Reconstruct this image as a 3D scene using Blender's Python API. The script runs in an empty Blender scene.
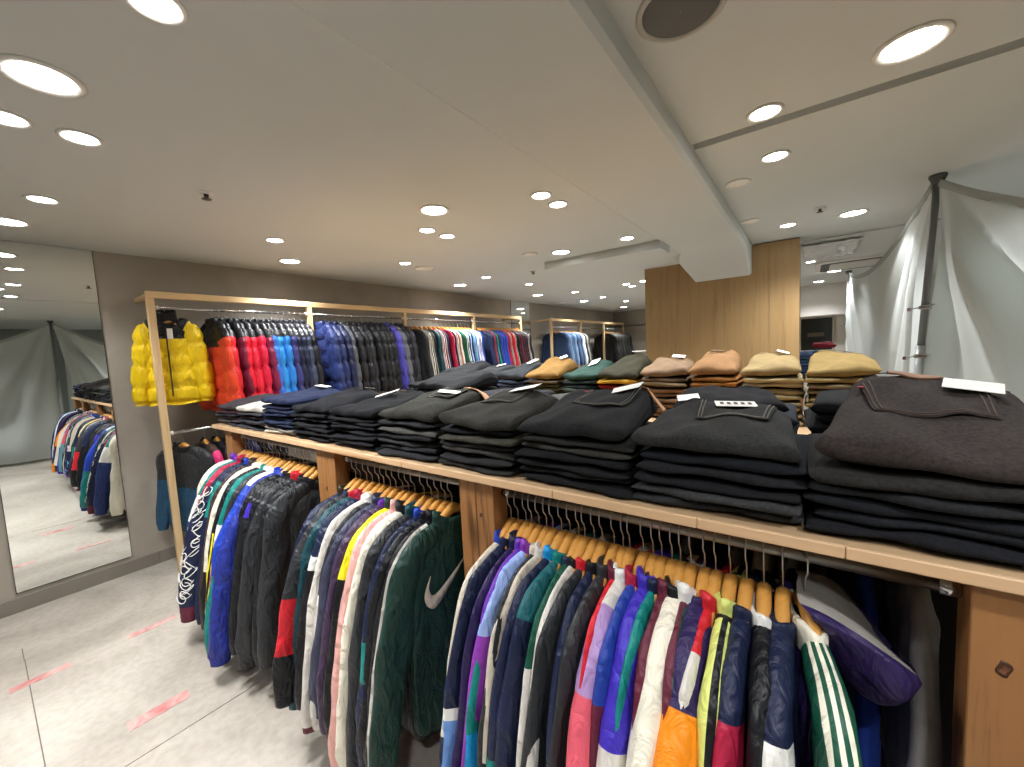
import bpy, math, random
from math import sin, cos, pi, radians, exp, sqrt, atan2
from mathutils import Vector, Matrix
random.seed(7)
scene = bpy.context.scene
col = scene.collection

# ------------------------------------------------------------------ colours and materials
def lin(hexs):
    o = []
    for i in (0, 2, 4):
        c = int(hexs[i:i+2], 16) / 255.0
        o.append(c / 12.92 if c <= 0.04045 else ((c + 0.055) / 1.055) ** 2.4)
    return (o[0], o[1], o[2], 1.0)

MATS = {}
def new_mat(name):
    m = bpy.data.materials.new(name); m.use_nodes = True
    nt = m.node_tree; nt.nodes.clear()
    out = nt.nodes.new('ShaderNodeOutputMaterial'); b = nt.nodes.new('ShaderNodeBsdfPrincipled')
    nt.links.new(b.outputs[0], out.inputs[0])
    return m, nt, b
def nd(nt, t, **kw):
    n = nt.nodes.new(t)
    for k, v in kw.items(): n.inputs[k.replace('_', ' ')].default_value = v
    return n
def coords(nt, scale=(1, 1, 1), obj=True):
    tc = nt.nodes.new('ShaderNodeTexCoord'); mp = nt.nodes.new('ShaderNodeMapping')
    mp.inputs['Scale'].default_value = scale
    nt.links.new(tc.outputs['Object'], mp.inputs[0]); return mp
def ramp(nt, fac, stops):
    r = nt.nodes.new('ShaderNodeValToRGB'); e = r.color_ramp.elements
    while len(e) < len(stops): e.new(0.5)
    for el, (p, c) in zip(e, stops): el.position = p; el.color = c
    nt.links.new(fac, r.inputs[0]); return r
def mulc(c, k): return (min(c[0]*k, 1), min(c[1]*k, 1), min(c[2]*k, 1), 1)

def cloth(hexs, kind='nylon'):
    key = (hexs, kind)
    if key in MATS: return MATS[key]
    m, nt, b = new_mat('%s_%s' % (kind, hexs)); c = lin(hexs)
    if kind == 'denim' and max(c[:3]) < .1: c = (c[0]*.95+.001, c[1]*.95+.001, c[2]*.95+.001, 1)
    if kind == 'chino': c = mulc(c, .56)
    P = dict(nylon=(5, .46, .30, 16), puff=(4, .40, .30, 12), denim=(140, .92, .15, 260), chino=(25, .85, .25, 120), knit=(20, .9, .2, 90))[kind]
    mp = coords(nt)
    n1 = nd(nt, 'ShaderNodeTexNoise', Scale=P[0], Detail=4.0); nt.links.new(mp.outputs[0], n1.inputs[0])
    lo, hi = (.72, 1.3) if kind == 'denim' else (.88, 1.1)
    r = ramp(nt, n1.outputs[0], [(.3, mulc(c, lo)), (.7, mulc(c, hi))])
    nt.links.new(r.outputs[0], b.inputs['Base Color'])
    b.inputs['Roughness'].default_value = P[1]
    b.inputs['Specular IOR Level'].default_value = P[2]
    mp2 = coords(nt, (1.5, 1.2, .7))
    n2 = nd(nt, 'ShaderNodeTexNoise', Scale=P[3], Detail=3.0, Distortion=.8); nt.links.new(mp2.outputs[0], n2.inputs[0])
    bp = nd(nt, 'ShaderNodeBump', Strength=.75 if kind in ('nylon', 'puff') else .35, Distance=.03 if kind in ('nylon', 'puff') else .004)
    nt.links.new(n2.outputs[0], bp.inputs['Height']); nt.links.new(bp.outputs[0], b.inputs['Normal'])
    MATS[key] = m; return m

def plain(name, hexs, rough=.5, metal=0.0, spec=.5):
    if name in MATS: return MATS[name]
    m, nt, b = new_mat(name)
    mp = coords(nt); n = nd(nt, 'ShaderNodeTexNoise', Scale=14.0, Detail=3.0); nt.links.new(mp.outputs[0], n.inputs[0])
    c = lin(hexs); r = ramp(nt, n.outputs[0], [(.3, mulc(c, .95)), (.7, mulc(c, 1.04))])
    nt.links.new(r.outputs[0], b.inputs['Base Color'])
    b.inputs['Roughness'].default_value = rough; b.inputs['Metallic'].default_value = metal
    b.inputs['Specular IOR Level'].default_value = spec
    MATS[name] = m; return m

def wood(name, light, dark, axis='x', rough=.5, knots=True, gscale=1.0):
    if name in MATS: return MATS[name]
    m, nt, b = new_mat(name)
    s = {'x': (.6, 9, 9), 'y': (9, .6, 9), 'z': (9, 9, .6)}[axis]
    mp = coords(nt, tuple(v * gscale for v in s))
    n = nd(nt, 'ShaderNodeTexNoise', Scale=1.6, Detail=5.0, Distortion=1.2); nt.links.new(mp.outputs[0], n.inputs[0])
    n2 = nd(nt, 'ShaderNodeTexNoise', Scale=9.0, Detail=3.0, Distortion=.3); nt.links.new(mp.outputs[0], n2.inputs[0])
    ad = nt.nodes.new('ShaderNodeMath'); ad.operation = 'MULTIPLY_ADD'; ad.inputs[1].default_value = .35
    nt.links.new(n2.outputs[0], ad.inputs[0]); nt.links.new(n.outputs[0], ad.inputs[2])
    r = ramp(nt, ad.outputs[0], [(.42, lin(dark)), (.62, lin(light)), (.95, mulc(lin(light), 1.12))])
    last = r.outputs[0]
    if knots:
        mp3 = coords(nt, {'x': (2.2, 5, 5), 'y': (5, 2.2, 5), 'z': (5, 5, 2.2)}[axis])
        v = nd(nt, 'ShaderNodeTexVoronoi', Scale=1.1); nt.links.new(mp3.outputs[0], v.inputs[0])
        kr = ramp(nt, v.outputs['Distance'], [(.06, (0, 0, 0, 1)), (.24, (1, 1, 1, 1))] if axis == 'z' else [(.04, (0, 0, 0, 1)), (.13, (1, 1, 1, 1))])
        mx = nt.nodes.new('ShaderNodeMix'); mx.data_type = 'RGBA'
        nt.links.new(kr.outputs[0], mx.inputs[0]); mx.inputs[6].default_value = mulc(lin(dark), .35)
        nt.links.new(last, mx.inputs[7]); last = mx.outputs[2]
    nt.links.new(last, b.inputs['Base Color'])
    b.inputs['Roughness'].default_value = rough
    bp = nd(nt, 'ShaderNodeBump', Strength=.15, Distance=.002); nt.links.new(ad.outputs[0], bp.inputs['Height'])
    nt.links.new(bp.outputs[0], b.inputs['Normal'])
    MATS[name] = m; return m

def plaster(name, a, bcol, scale=1.3, rough=.85, bump=.12):
    if name in MATS: return MATS[name]
    m, nt, b = new_mat(name)
    mp = coords(nt); n = nd(nt, 'ShaderNodeTexNoise', Scale=scale, Detail=7.0, Distortion=.9); nt.links.new(mp.outputs[0], n.inputs[0])
    r = ramp(nt, n.outputs[0], [(.3, lin(a)), (.7, lin(bcol))]); nt.links.new(r.outputs[0], b.inputs['Base Color'])
    b.inputs['Roughness'].default_value = rough
    n2 = nd(nt, 'ShaderNodeTexNoise', Scale=scale*18, Detail=5.0); nt.links.new(mp.outputs[0], n2.inputs[0])
    bp = nd(nt, 'ShaderNodeBump', Strength=bump, Distance=.004); nt.links.new(n2.outputs[0], bp.inputs['Height'])
    nt.links.new(bp.outputs[0], b.inputs['Normal'])
    MATS[name] = m; return m

def emit(name, colr, s):
    if name in MATS: return MATS[name]
    m = bpy.data.materials.new(name); m.use_nodes = True; nt = m.node_tree; nt.nodes.clear()
    out = nt.nodes.new('ShaderNodeOutputMaterial'); e = nt.nodes.new('ShaderNodeEmission')
    e.inputs[0].default_value = colr; e.inputs[1].default_value = s; nt.links.new(e.outputs[0], out.inputs[0])
    MATS[name] = m; return m

CEIL = plaster('ceiling_paint', 'c3c7c5', 'c9cdcb', .5, .8, .02)
WALL = plaster('mortar_wall', '989085', 'aba397', 1.6, .8, .25)
WHITE_WALL = plaster('white_wall_paint', 'd3d0ca', 'dad7d2', .8, .8, .03)
DARK_WALL = plaster('dark_wall_paint', '7d837f', '868c88', .8, .8, .05)
BASE = plaster('baseboard_paint', '7c746a', '878076', 2, .6, .05)
PINE = wood('pine_shelf', 'b89a76', '8e6a48', 'x', .5, True, .8)
PINE_EDGE = wood('pine_edge', 'd2ae86', 'b08558', 'x', .5, False, 1.0)
POSTW = wood('pine_post', '9c6c3e', '4e2c14', 'z', .5, True, 1.5)
POST_DARK = wood('pine_post_dark', '6a4a30', '3f2817', 'z', .6, False)
RACKW_Z = wood('ash_post', 'd7b98c', 'bd9a68', 'z', .5, False)
RACKW_X = wood('ash_bar_cross', 'd7b98c', 'bd9a68', 'x', .5, False)
RACKW_Y = wood('ash_bar', 'd7b98c', 'bd9a68', 'y', .5, False)
OAK = wood('oak_panel', 'a08258', '8c6e48', 'z', .45, False, 1.0)
HANGW = wood('hanger_wood', 'c08a42', '9c6628', 'x', .3, False, 2)
CHROME = plain('chrome', 'c8c8c8', .18, 1.0)
STEEL = plain('brushed_steel', 'a6a29a', .35, 1.0)
WIRE = plain('hanger_wire', 'c6c6c6', .35, .6)
BLACKP = plain('black_plastic', '17171a', .5)
WHITEP = plain('white_plastic', 'dedcd6', .5)
CARD = plain('white_card', 'eceae4', .6)
INK = plain('black_ink', '2a2a2a', .7)
LEATHER = plain('waist_patch_leather', '8a6248', .7)
LEATHER_TAN = plain('waist_patch_tan', 'c9966e', .7)
REDTAB = plain('red_cloth_tab', 'a02838', .8)
SPEAKER = plain('speaker_mesh', '5c5c5a', .7)
TAPE = plaster('red_tape', 'b5605f', 'cfb3aa', 9, .7, .1)
GLASSDARK = plain('dark_picture', '20241f', .15)
LAMP = emit('lamp_glow', (1, .97, .92, 1), 30.0)
LAMP_DIM = plain('lamp_unlit', 'e6e4de', .4)
SHEET = plaster('grey_sheet_cloth', 'cad0cc', 'd3d8d5', 1.0, .8, .05)
def make_translucent(m, k):
    nt = m.node_tree; b = [n for n in nt.nodes if n.type == 'BSDF_PRINCIPLED'][0]; out = [n for n in nt.nodes if n.type == 'OUTPUT_MATERIAL'][0]
    t = nt.nodes.new('ShaderNodeBsdfTranslucent'); mx = nt.nodes.new('ShaderNodeMixShader'); mx.inputs[0].default_value = k
    src = b.inputs['Base Color'].links[0].from_socket; nt.links.new(src, t.inputs[0])
    nt.links.new(b.outputs[0], mx.inputs[1]); nt.links.new(t.outputs[0], mx.inputs[2]); nt.links.new(mx.outputs[0], out.inputs[0])
make_translucent(SHEET, .38)
SHEET_FILM = plain('plastic_film', 'cfd2d0', .25)

def floor_mat():
    m, nt, b = new_mat('worn_concrete')
    mp = coords(nt)
    n = nd(nt, 'ShaderNodeTexNoise', Scale=1.1, Detail=8.0, Distortion=1.0); nt.links.new(mp.outputs[0], n.inputs[0])
    r = ramp(nt, n.outputs[0], [(.28, lin('958d81')), (.5, lin('b3aba0')), (.72, lin('c4bdb2'))])
    n3 = nd(nt, 'ShaderNodeTexNoise', Scale=28.0, Detail=4.0); nt.links.new(mp.outputs[0], n3.inputs[0])
    r3 = ramp(nt, n3.outputs[0], [(.35, (.8, .79, .77, 1)), (.6, (1, 1, 1, 1))])
    mx = nt.nodes.new('ShaderNodeMix'); mx.data_type = 'RGBA'; mx.blend_type = 'MULTIPLY'; mx.inputs[0].default_value = .6
    nt.links.new(r.outputs[0], mx.inputs[6]); nt.links.new(r3.outputs[0], mx.inputs[7])
    nt.links.new(mx.outputs[2], b.inputs['Base Color']); b.inputs['Roughness'].default_value = .62
    bp = nd(nt, 'ShaderNodeBump', Strength=.15, Distance=.004); nt.links.new(n3.outputs[0], bp.inputs['Height'])
    nt.links.new(bp.outputs[0], b.inputs['Normal']); return m
FLOOR = floor_mat()
def mirror_mat():
    m, nt, b = new_mat('mirror_silver'); b.inputs['Base Color'].default_value = (.86, .88, .86, 1)
    b.inputs['Metallic'].default_value = 1; b.inputs['Roughness'].default_value = 0.0; return m
MIRROR = mirror_mat()

# ------------------------------------------------------------------ mesh helpers
class MB:
    def __init__(s): s.V = []; s.F = []; s.M = []
    def add(s, V, F, m=0):
        o = len(s.V); s.V += [tuple(v) for v in V]
        s.F += [tuple(i + o for i in f) for f in F]
        s.M += (m if isinstance(m, list) else [m] * len(F)); return s
    def box(s, x0, x1, y0, y1, z0, z1, m=0, bev=0.0):
        if bev <= 0:
            V = [(x, y, z) for z in (z0, z1) for y in (y0, y1) for x in (x0, x1)]
            F = [(0, 2, 3, 1), (4, 5, 7, 6), (0, 1, 5, 4), (2, 6, 7, 3), (0, 4, 6, 2), (1, 3, 7, 5)]
            return s.add(V, F, m)
        b = min(bev, (x1-x0)/2.01, (y1-y0)/2.01, (z1-z0)/2.01)
        def ring(z, i):
            X0, X1, Y0, Y1 = x0+i, x1-i, y0+i, y1-i
            return [(X0+b, Y0, z), (X1-b, Y0, z), (X1, Y0+b, z), (X1, Y1-b, z), (X1-b, Y1, z), (X0+b, Y1, z), (X0, Y1-b, z), (X0, Y0+b, z)]
        rs = [ring(z0, b*.7), ring(z0+b, 0), ring(z1-b, 0), ring(z1, b*.7)]
        V = [v for r in rs for v in r]; F = [tuple(reversed(range(8))), tuple(range(24, 32))]
        for k in range(3):
            for i in range(8):
                j = (i+1) % 8; F.append((k*8+i, k*8+j, k*8+8+j, k*8+8+i))
        return s.add(V, F, m)
    def tube(s, pts, r, seg=8, m=0, caps=True):
        pts = [Vector(p) for p in pts]; n = len(pts); V = []; prev = None
        for i, p in enumerate(pts):
            t = (pts[min(i+1, n-1)] - pts[max(i-1, 0)]).normalized()
            if prev is None:
                up = Vector((0, 0, 1)) if abs(t.z) < .9 else Vector((1, 0, 0)); a = t.cross(up).normalized()
            else: a = (prev - t * prev.dot(t)).normalized()
            prev = a; bb = t.cross(a); rr = r[i] if isinstance(r, (list, tuple)) else r
            for k in range(seg):
                g = 2*pi*k/seg; V.append(p + a*rr*cos(g) + bb*rr*sin(g))
        F = []
        for i in range(n-1):
            for k in range(seg):
                j = (k+1) % seg; F.append((i*seg+k, i*seg+j, (i+1)*seg+j, (i+1)*seg+k))
        if caps: F += [tuple(reversed(range(seg))), tuple(range((n-1)*seg, n*seg))]
        return s.add(V, F, m)
    def lathe(s, prof, seg=24, m=0, c=(0, 0, 0)):
        V = []; F = []; n = len(prof)
        for (r, z) in prof:
            for k in range(seg):
                g = 2*pi*k/seg; V.append((c[0]+r*cos(g), c[1]+r*sin(g), c[2]+z))
        for i in range(n-1):
            for k in range(seg):
                j = (k+1) % seg; F.append((i*seg+k, i*seg+j, (i+1)*seg+j, (i+1)*seg+k))
        return s.add(V, F, m)
    def grid(s, rows, m=0, closed=False, mfun=None):
        nr = len(rows); nc = len(rows[0]); V = [v for r in rows for v in r]; F = []; M = []
        for i in range(nr-1):
            for k in range(nc if closed else nc-1):
                j = (k+1) % nc; F.append((i*nc+k, i*nc+j, (i+1)*nc+j, (i+1)*nc+k)); M.append(mfun(i, k) if mfun else m)
        return s.add(V, F, M)
    def mesh(s, name, mats, smooth=True):
        me = bpy.data.meshes.new(name); me.from_pydata(s.V, [], s.F)
        for m in (mats if isinstance(mats, (list, tuple)) else [mats]): me.materials.append(m)
        me.polygons.foreach_set('material_index', s.M)
        me.polygons.foreach_set('use_smooth', [smooth] * len(s.F)); me.update()
        return me
    def build(s, name, mats, parent=None, smooth=True, loc=None, rot=None):
        return link(name, s.mesh(name, mats, smooth), parent, loc, rot)

def link(name, data, parent=None, loc=None, rot=None):
    o = bpy.data.objects.new(name, data); col.objects.link(o)
    if parent is not None: o.parent = parent
    if loc is not None: o.location = loc
    if rot is not None: o.rotation_euler = rot
    return o
def tag(o, label, cat, group=None):
    o['label'] = label; o['category'] = cat
    if group: o['group'] = group
    return o
def thing(name, label, cat, loc=(0, 0, 0), rz=0.0, group=None, rot=None):
    o = bpy.data.objects.new(name, None); col.objects.link(o); o.empty_display_size = .05
    o.location = loc; o.rotation_euler = rot if rot else (0, 0, rz); return tag(o, label, cat, group)
def struct(o): o['kind'] = 'structure'; return o
def copy_tree(o, parent=None):
    c = o.copy(); col.objects.link(c)
    if parent is not None: c.parent = parent
    for ch in list(o.children): copy_tree(ch, c)
    return c
ORD = ['zeroth', 'first', 'second', 'third', 'fourth', 'fifth', 'sixth', 'seventh', 'eighth', 'ninth', 'tenth', 'eleventh', 'twelfth', 'thirteenth', 'fourteenth', 'fifteenth', 'sixteenth', 'seventeenth', 'eighteenth', 'nineteenth', 'twentieth']
TENS = {2: 'twenty', 3: 'thirty', 4: 'forty'}; TENTH = {3: 'thirtieth', 4: 'fortieth', 5: 'fiftieth'}
def ordn(n):
    if n <= 20: return ORD[n]
    return TENTH[n // 10] if n % 10 == 0 else TENS[n // 10] + '-' + ORD[n % 10]

# ------------------------------------------------------------------ camera (focal 400 px of 1024)
def cam():
    cx, cy, f = 512.0, 383.5, 400.0
    d = lambda p: Vector((p[0]-cx, p[1]-cy, f)).normalized()
    Y = d((808., 336.)); X = -d((-32., 378.)); X = (X - Y * X.dot(Y)).normalized(); Z = X.cross(Y)
    W = Matrix((X, Y, Z))                     # camera axes (x right, y down, z forward) -> world
    r = W @ Vector((1, 0, 0)); u = W @ Vector((0, -1, 0)); b = W @ Vector((0, 0, -1))
    M = Matrix((r, u, b)).transposed().to_4x4(); M.translation = (4.3, 0, 1.6)
    c = bpy.data.cameras.new('camera'); c.sensor_width = 36; c.sensor_fit = 'HORIZONTAL'; c.lens = 400/1024*36
    c.clip_start = .02; c.clip_end = 60
    o = bpy.data.objects.new('camera', c); col.objects.link(o); o.matrix_world = M; scene.camera = o
cam()

# ------------------------------------------------------------------ the room
XR, YF, YB = 9.2, 10.6, -3.2
b = MB().box(0, XR, YB, YF, -.12, 0); struct(b.build('floor', FLOOR, smooth=False))
b = MB().box(-.15, 0, YB, YF, 0, 2.75); struct(b.build('wall_left', WALL, smooth=False))
b = MB().box(-.15, 2.65, YF, YF+.15, 0, 2.75); struct(b.build('wall_back', WALL, smooth=False))
b = MB().box(2.65, XR, YF, YF+.15, 0, 2.75); struct(b.build('wall_back_right', WHITE_WALL, smooth=False))
b = MB().box(XR, XR+.15, YB, YF+.15, 0, 2.75); struct(b.build('wall_right', DARK_WALL, smooth=False))
b = MB().box(-.15, XR+.15, YB-.15, YB, 0, 2.75); struct(b.build('wall_front', WALL, smooth=False))
b = MB().box(0, .014, YB, .78, 0, .10, bev=.003).box(0, .014, .90, YF, 0, .10, bev=.003).box(0, .013, .78, .90, 0, .10)
struct(b.build('baseboard_left', BASE, smooth=False))
b = MB().box(.014, 2.65, YF-.014, YF, 0, .10, bev=.003); struct(b.build('baseboard_back', BASE, smooth=False))
# expansion joints in the concrete
b = MB().box(.76, 1.80, .028, .032, 0, .0012).box(.6, .764, .026, .030, 0, .0012).box(1.8, 2.4, .026, .031, 0, .0012)
struct(b.build('floor_joint', plain('joint_dark', '6b645b', .9), smooth=False))
b = MB().box(2.088, 2.092, .22, .72, 0, .0012).box(2.088, 2.092, -1.2, .1, 0, .0012)
struct(b.build('floor_joint', plain('joint_dark', '6b645b', .9), smooth=False))

# ceiling: left field, long beam with a haunch at the pillar, higher right field; slots let into both
b = MB()
ZL, ZR, TOP = 2.50, 2.58, 2.75
b.box(0, 3.25, YB, YF, ZL, TOP)
struct(b.build('ceiling', CEIL, smooth=False))
b = MB(); ys = [YB, 2.245, 2.315, 5.22, 5.30, 6.05, YF]; zs = [ZR, ZR+.05, ZR, ZR+.05, ZR, ZR]
for i in range(6): b.box(3.82, XR, ys[i], ys[i+1], zs[i], TOP)
struct(b.build('ceiling_right', CEIL, smooth=False))
b = MB().box(2.08, 3.262, 3.66, 3.95, 2.425, ZL+.001, bev=.004); struct(b.build('trim_2', CEIL, smooth=False))
# beam profile swept along y
def beam():
    prof = lambda xl, xc, zb: [(xl, TOP), (xl, ZL-.006), (xc, zb), (3.80, zb), (3.82, zb+.02), (3.82, TOP)]
    secs = [(YB, 3.25, 3.27, 2.485), (4.36, 3.25, 3.27, 2.485), (4.55, 3.15, 3.20, 2.44), (4.955, 3.15, 3.275, 2.268), (5.45, 3.15, 3.275, 2.268), (5.6, 3.25, 3.27, 2.485), (YF, 3.25, 3.27, 2.485)]
    rows = [[(x, y, z) for (x, z) in prof(a, c, zb)] for (y, a, c, zb) in secs]
    struct(MB().grid(rows).build('ceiling_beam', CEIL, smooth=False))
beam()
# oak faced pillar
b = MB()
for i in range(6):
    x0 = 2.70 + i*.255; b.box(x0, x0+.2538, 4.962, 5.55, 0, 2.57, bev=.0012)
struct(b.build('pillar', OAK, smooth=False))
# far bulkhead above the dark picture
b = MB().box(4.0, 5.15, 9.95, YF, 1.99, 2.58); struct(b.build('wall_bulkhead', WHITE_WALL, smooth=False))
b = MB().box(5.02, 5.14, 9.90, 9.95, 1.4, 2.5, bev=.004); struct(b.build('trim_1', OAK, smooth=False))

# red tape strips on the floor
for k, (xa, ya, xb, yb, lab) in enumerate([
    (1.03, .411, 1.03, .64, 'faded red tape strip on the concrete floor nearest the hanging jackets'),
    (1.045, -.035, 1.045, .18, 'faded red tape strip crossed by a floor joint at the left edge of the floor'),
    (1.86, .27, 1.87, .49, 'brightest red tape strip on the concrete floor, closest to the camera')]):
    t = MB(); n = 14; R_ = random.Random(k); L = []; Rr = []
    for i in range(n+1):
        y = ya + (yb-ya)*i/n; w = .026 if k < 2 else .034
        L.append((xa - w + R_.uniform(-.003, .003), y, .0018)); Rr.append((xa + w + R_.uniform(-.003, .003), y, .0018))
    lo = lambda r: [(x, y, .0002) for (x, y, z) in r]
    t.grid([lo(L), L, Rr, lo(Rr)]); tag(t.build('floor_tape', TAPE, smooth=False), lab, 'tape', 'red tape strips on the floor')

# mirrors
def mirror(y0, y1, z0, z1, lab):
    t = thing('wall_mirror', lab, 'mirror', (0, (y0+y1)/2, z0)); hw = (y1-y0)/2
    MB().box(.001, .008, -hw, hw, 0, z1-z0).build('glass', MIRROR, t, False)
    f = MB(); e = .0035
    f.box(.001, .010, -hw-e, -hw, -e, z1-z0); f.box(.001, .010, hw, hw+e, -e, z1-z0); f.box(.001, .010, -hw, hw, -e, 0)
    f.build('edge_trim', plain('mirror_edge', '4a4a46', .4, .6), t, False)
mirror(.047, .6226, .132, 2.497, 'tall frameless mirror on the grey wall left of the yellow jacket')
mirror(5.86, 6.46, .132, 2.497, 'narrow tall mirror strip on the wall between the two clothes racks')

# ------------------------------------------------------------------ ceiling fittings
def lamp_proto(rad, lit):
    o = bpy.data.objects.new('ceiling_downlight', None); col.objects.link(o); o['category'] = 'ceiling light'
    MB().lathe([(rad*1.28, 0), (rad*1.30, -.004), (rad*1.18, -.008), (rad*1.02, -.006), (rad*.99, .0), (rad*.985, -.001)], 28).build('trim_ring', WHITEP, o)
    MB().lathe([(rad*1.0, -.003), (rad*.9, -.0045), (rad*.5, -.006), (.0005, -.0065)], 28).build('lens', LAMP if lit else LAMP_DIM, o)
    return o
PROTO = {}
def lamp(x, y, z, rad, label, lit=True, power=1.0):
    key = (rad, lit)
    if key not in PROTO: PROTO[key] = lamp_proto(rad, lit); o = PROTO[key]
    else: o = copy_tree(PROTO[key])
    o.location = (x, y, z); tag(o, label, 'ceiling light', 'recessed ceiling downlights')
    if lit:
        ld = bpy.data.lights.new('downlight_beam', 'SPOT'); ld.energy = LAMP_W * power * (1.7 if rad > .06 else .8)
        ld.spot_size = radians(125); ld.spot_blend = .85; ld.shadow_soft_size = rad * .8; ld.color = (.975, .985, 1.0)
        l = bpy.data.objects.new('downlight_beam', ld); col.objects.link(l); l.parent = o; l.location = (0, 0, -.012)
LAMP_W = 46.0
rows = [
 ('in the line beside the left wall', ZL, [(.53, .21, 1), (.561, 1.794, 1), (.595, 3.948, 1), (.69, 5.70, 1), (.77, 7.25, 1), (.79, 9.3, 1)], .075),
 ('in the second line from the left wall', ZL, [(1.117, .306, 0), (1.134, 1.425, 0), (1.148, 2.603, 0), (1.176, 3.79, 0), (1.218, 4.656, 0), (1.249, 5.948, 0), (1.267, 7.016, 0), (1.293, 8.107, 0)], .05),
 ('in the third line from the left wall', ZL, [(2.04, .158, 0), (2.045, .337, 0), (2.078, 2.056, 0), (2.07, 2.264, 0), (2.128, 5.875, 0), (2.117, 6.157, 0)], .05),
 ('beside the long ceiling beam', ZL, [(2.994, .358, 0), (3.035, 2.08, 0), (3.035, 2.28, 0), (3.064, 3.395, 0)], .05),
 ('among the big lamps left of the beam', ZL, [(2.42, .215, 1), (2.414, 1.814, 1), (2.429, 3.393, 1), (2.43, 5.83, 1)], .075),
 ('just right of the ceiling beam', ZR, [(4.141, 2.158, 0), (4.148, 2.696, 0), (4.15, 4.383, 0)], .055),
 ('in the lamp line before the grey sheets', ZR, [(4.577, 2.02, 1), (4.587, 4.388, 1), (4.615, 8.059, 1)], .08),
]
for (where, z, L, rad) in rows:
    for i, (x, y, big) in enumerate(L):
        lamp(x, y, z, rad, 'round %s downlight, %s nearest the camera %s' % ('large' if big else 'small', ordn(i+1), where))
lamp(4.45, 9.35, ZR, .075, 'added fill downlight brightening the white bulkhead')  # lamp added to brighten the dark far right room
lamp(4.32, 6.75, ZR, .05, 'small downlight beyond the oak pillar near the hanging plastic film')
lamp(6.6, 2.4, ZR, .075, 'round downlight behind the grey sheets', True)
lamp(5.7, 3.6, ZR, .08, 'added fill downlight close behind the right sheet and its pole', True)  # added unseen lamp, lifts the dark ceiling past the pole
lamp(7.6, 3.4, ZR, .08, 'added fill downlight deepest behind the right sheet', True)  # unseen lamp added to brighten the space behind the sheet
lamp(5.9, 7.6, ZR, .08, 'added fill downlight behind the left sheet near the far pole', True)  # added lamp hidden by the left sheet, more light behind it
lamp(5.2, .3, ZR, .08, 'added large fill downlight right of the camera before the sheets', True)  # added lamp out of view, lights the sheets from in front
lamp(6.6, -.8, ZR, .075, 'added fill downlight near the sheets, behind the camera line', True)  # lamp added out of view to throw more light on the sheets
lamp(6.3, 5.8, ZR, .075, 'added fill downlight far behind the grey sheets beside the air conditioner', True)  # added lamp, unseen behind the sheets, brightens wall and ceiling there
for (x, y, w) in [(4.577, -.5, 'behind'), (2.42, -1.6, 'behind and left of')]:
    lamp(x, y, ZR if x > 3.8 else ZL, .08, 'large round downlight %s the camera' % w)
lamp(3.938, 2.975, ZR, .055, 'unlit white downlight nearest the camera beside the beam edge', False)
lamp(3.902, 3.979, ZR, .055, 'unlit white downlight farther along the beam edge near the pillar', False)
lamp(2.186, 3.234, ZL, .055, 'unlit white downlight left of the ceiling slot', False)

# ceiling speakers
def speaker(x, y, z, r, dark, lab):
    t = thing('ceiling_speaker', lab, 'speaker', (x, y, z))
    MB().lathe([(r*1.16, 0), (r*1.17, -.006), (r*1.12, -.010), (r*1.02, -.011), (r, -.006), (r*.99, -.003)], 40).build('rim', WHITEP if not dark else plain('speaker_rim', 'b5b1a8', .6), t)
    MB().lathe([(r*1.0, -.005), (r*.7, -.009), (r*.3, -.011), (.001, -.0115)], 40).build('grille', SPEAKER if dark else WHITEP, t)
speaker(3.99, 1.34, ZR, .108, True, 'round ceiling speaker with dark grey grille and white rim')
speaker(1.098, 2.9, ZL, .09, False, 'flat white round ceiling disc left of the small downlights')
speaker(.36, 7.0, ZL, .1, False, 'flat white round ceiling disc above the far rack')
def sprinkler(x, y, z, lab):
    t = thing('ceiling_sprinkler', lab, 'sprinkler', (x, y, z))
    MB().lathe([(.036, 0), (.036, -.003), (.02, -.007), (.012, -.008)], 20).build('plate', WHITEP, t)
    b = MB().lathe([(.011, -.006), (.011, -.02), (.006, -.024), (.022, -.03), (.022, -.033), (.001, -.034)], 16); b.build('head', plain('sprinkler_metal', '5b5852', .4, .7), t)
sprinkler(1.765, .82, ZL, 'dark sprinkler head on the plain ceiling above the down jackets')
sprinkler(4.366, 4.012, ZR, 'dark sprinkler head on the ceiling right of the beam')
sprinkler(2.35, 7.3, ZL, 'tiny sprinkler head on the far ceiling left of the pillar')
sprinkler(1.75, 3.95, ZL, 'sprinkler head on the ceiling past the slot')

# cassette air conditioner
t = thing('ceiling_air_conditioner', 'square white ceiling air conditioner with black slot beyond the grey sheet', 'air conditioner', (4.86, 7.4, ZR))
def rrect(hx, hy, r, z, n=6):
    o = []
    for (sx, sy, a0) in ((1, 1, 0), (-1, 1, 90), (-1, -1, 180), (1, -1, 270)):
        for k in range(n+1):
            a = radians(a0 + 90*k/n); o.append((sx*(hx-r) + r*cos(a), sy*(hy-r) + r*sin(a), z))
    return o
MB().grid([rrect(.48, .48, .1, 0), rrect(.48, .48, .1, -.02), rrect(.45, .45, .09, -.026), rrect(.40, .40, .08, -.026)], closed=True).build('frame', WHITEP, t, False)
MB().grid([rrect(.425, .425, .08, -.0255), rrect(.42, .42, .08, -.0285), rrect(.32, .32, .05, -.0285), rrect(.315, .315, .05, -.0255)], closed=True).build('air_slot', BLACKP, t, False)
g = MB().grid([rrect(.325, .325, .05, -.026), rrect(.325, .325, .05, -.031), rrect(.30, .30, .04, -.032), rrect(.02, .02, .01, -.032)], closed=True)
g.build('grille', plain('ac_grille', 'c9c5bd', .6), t, False)
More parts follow.
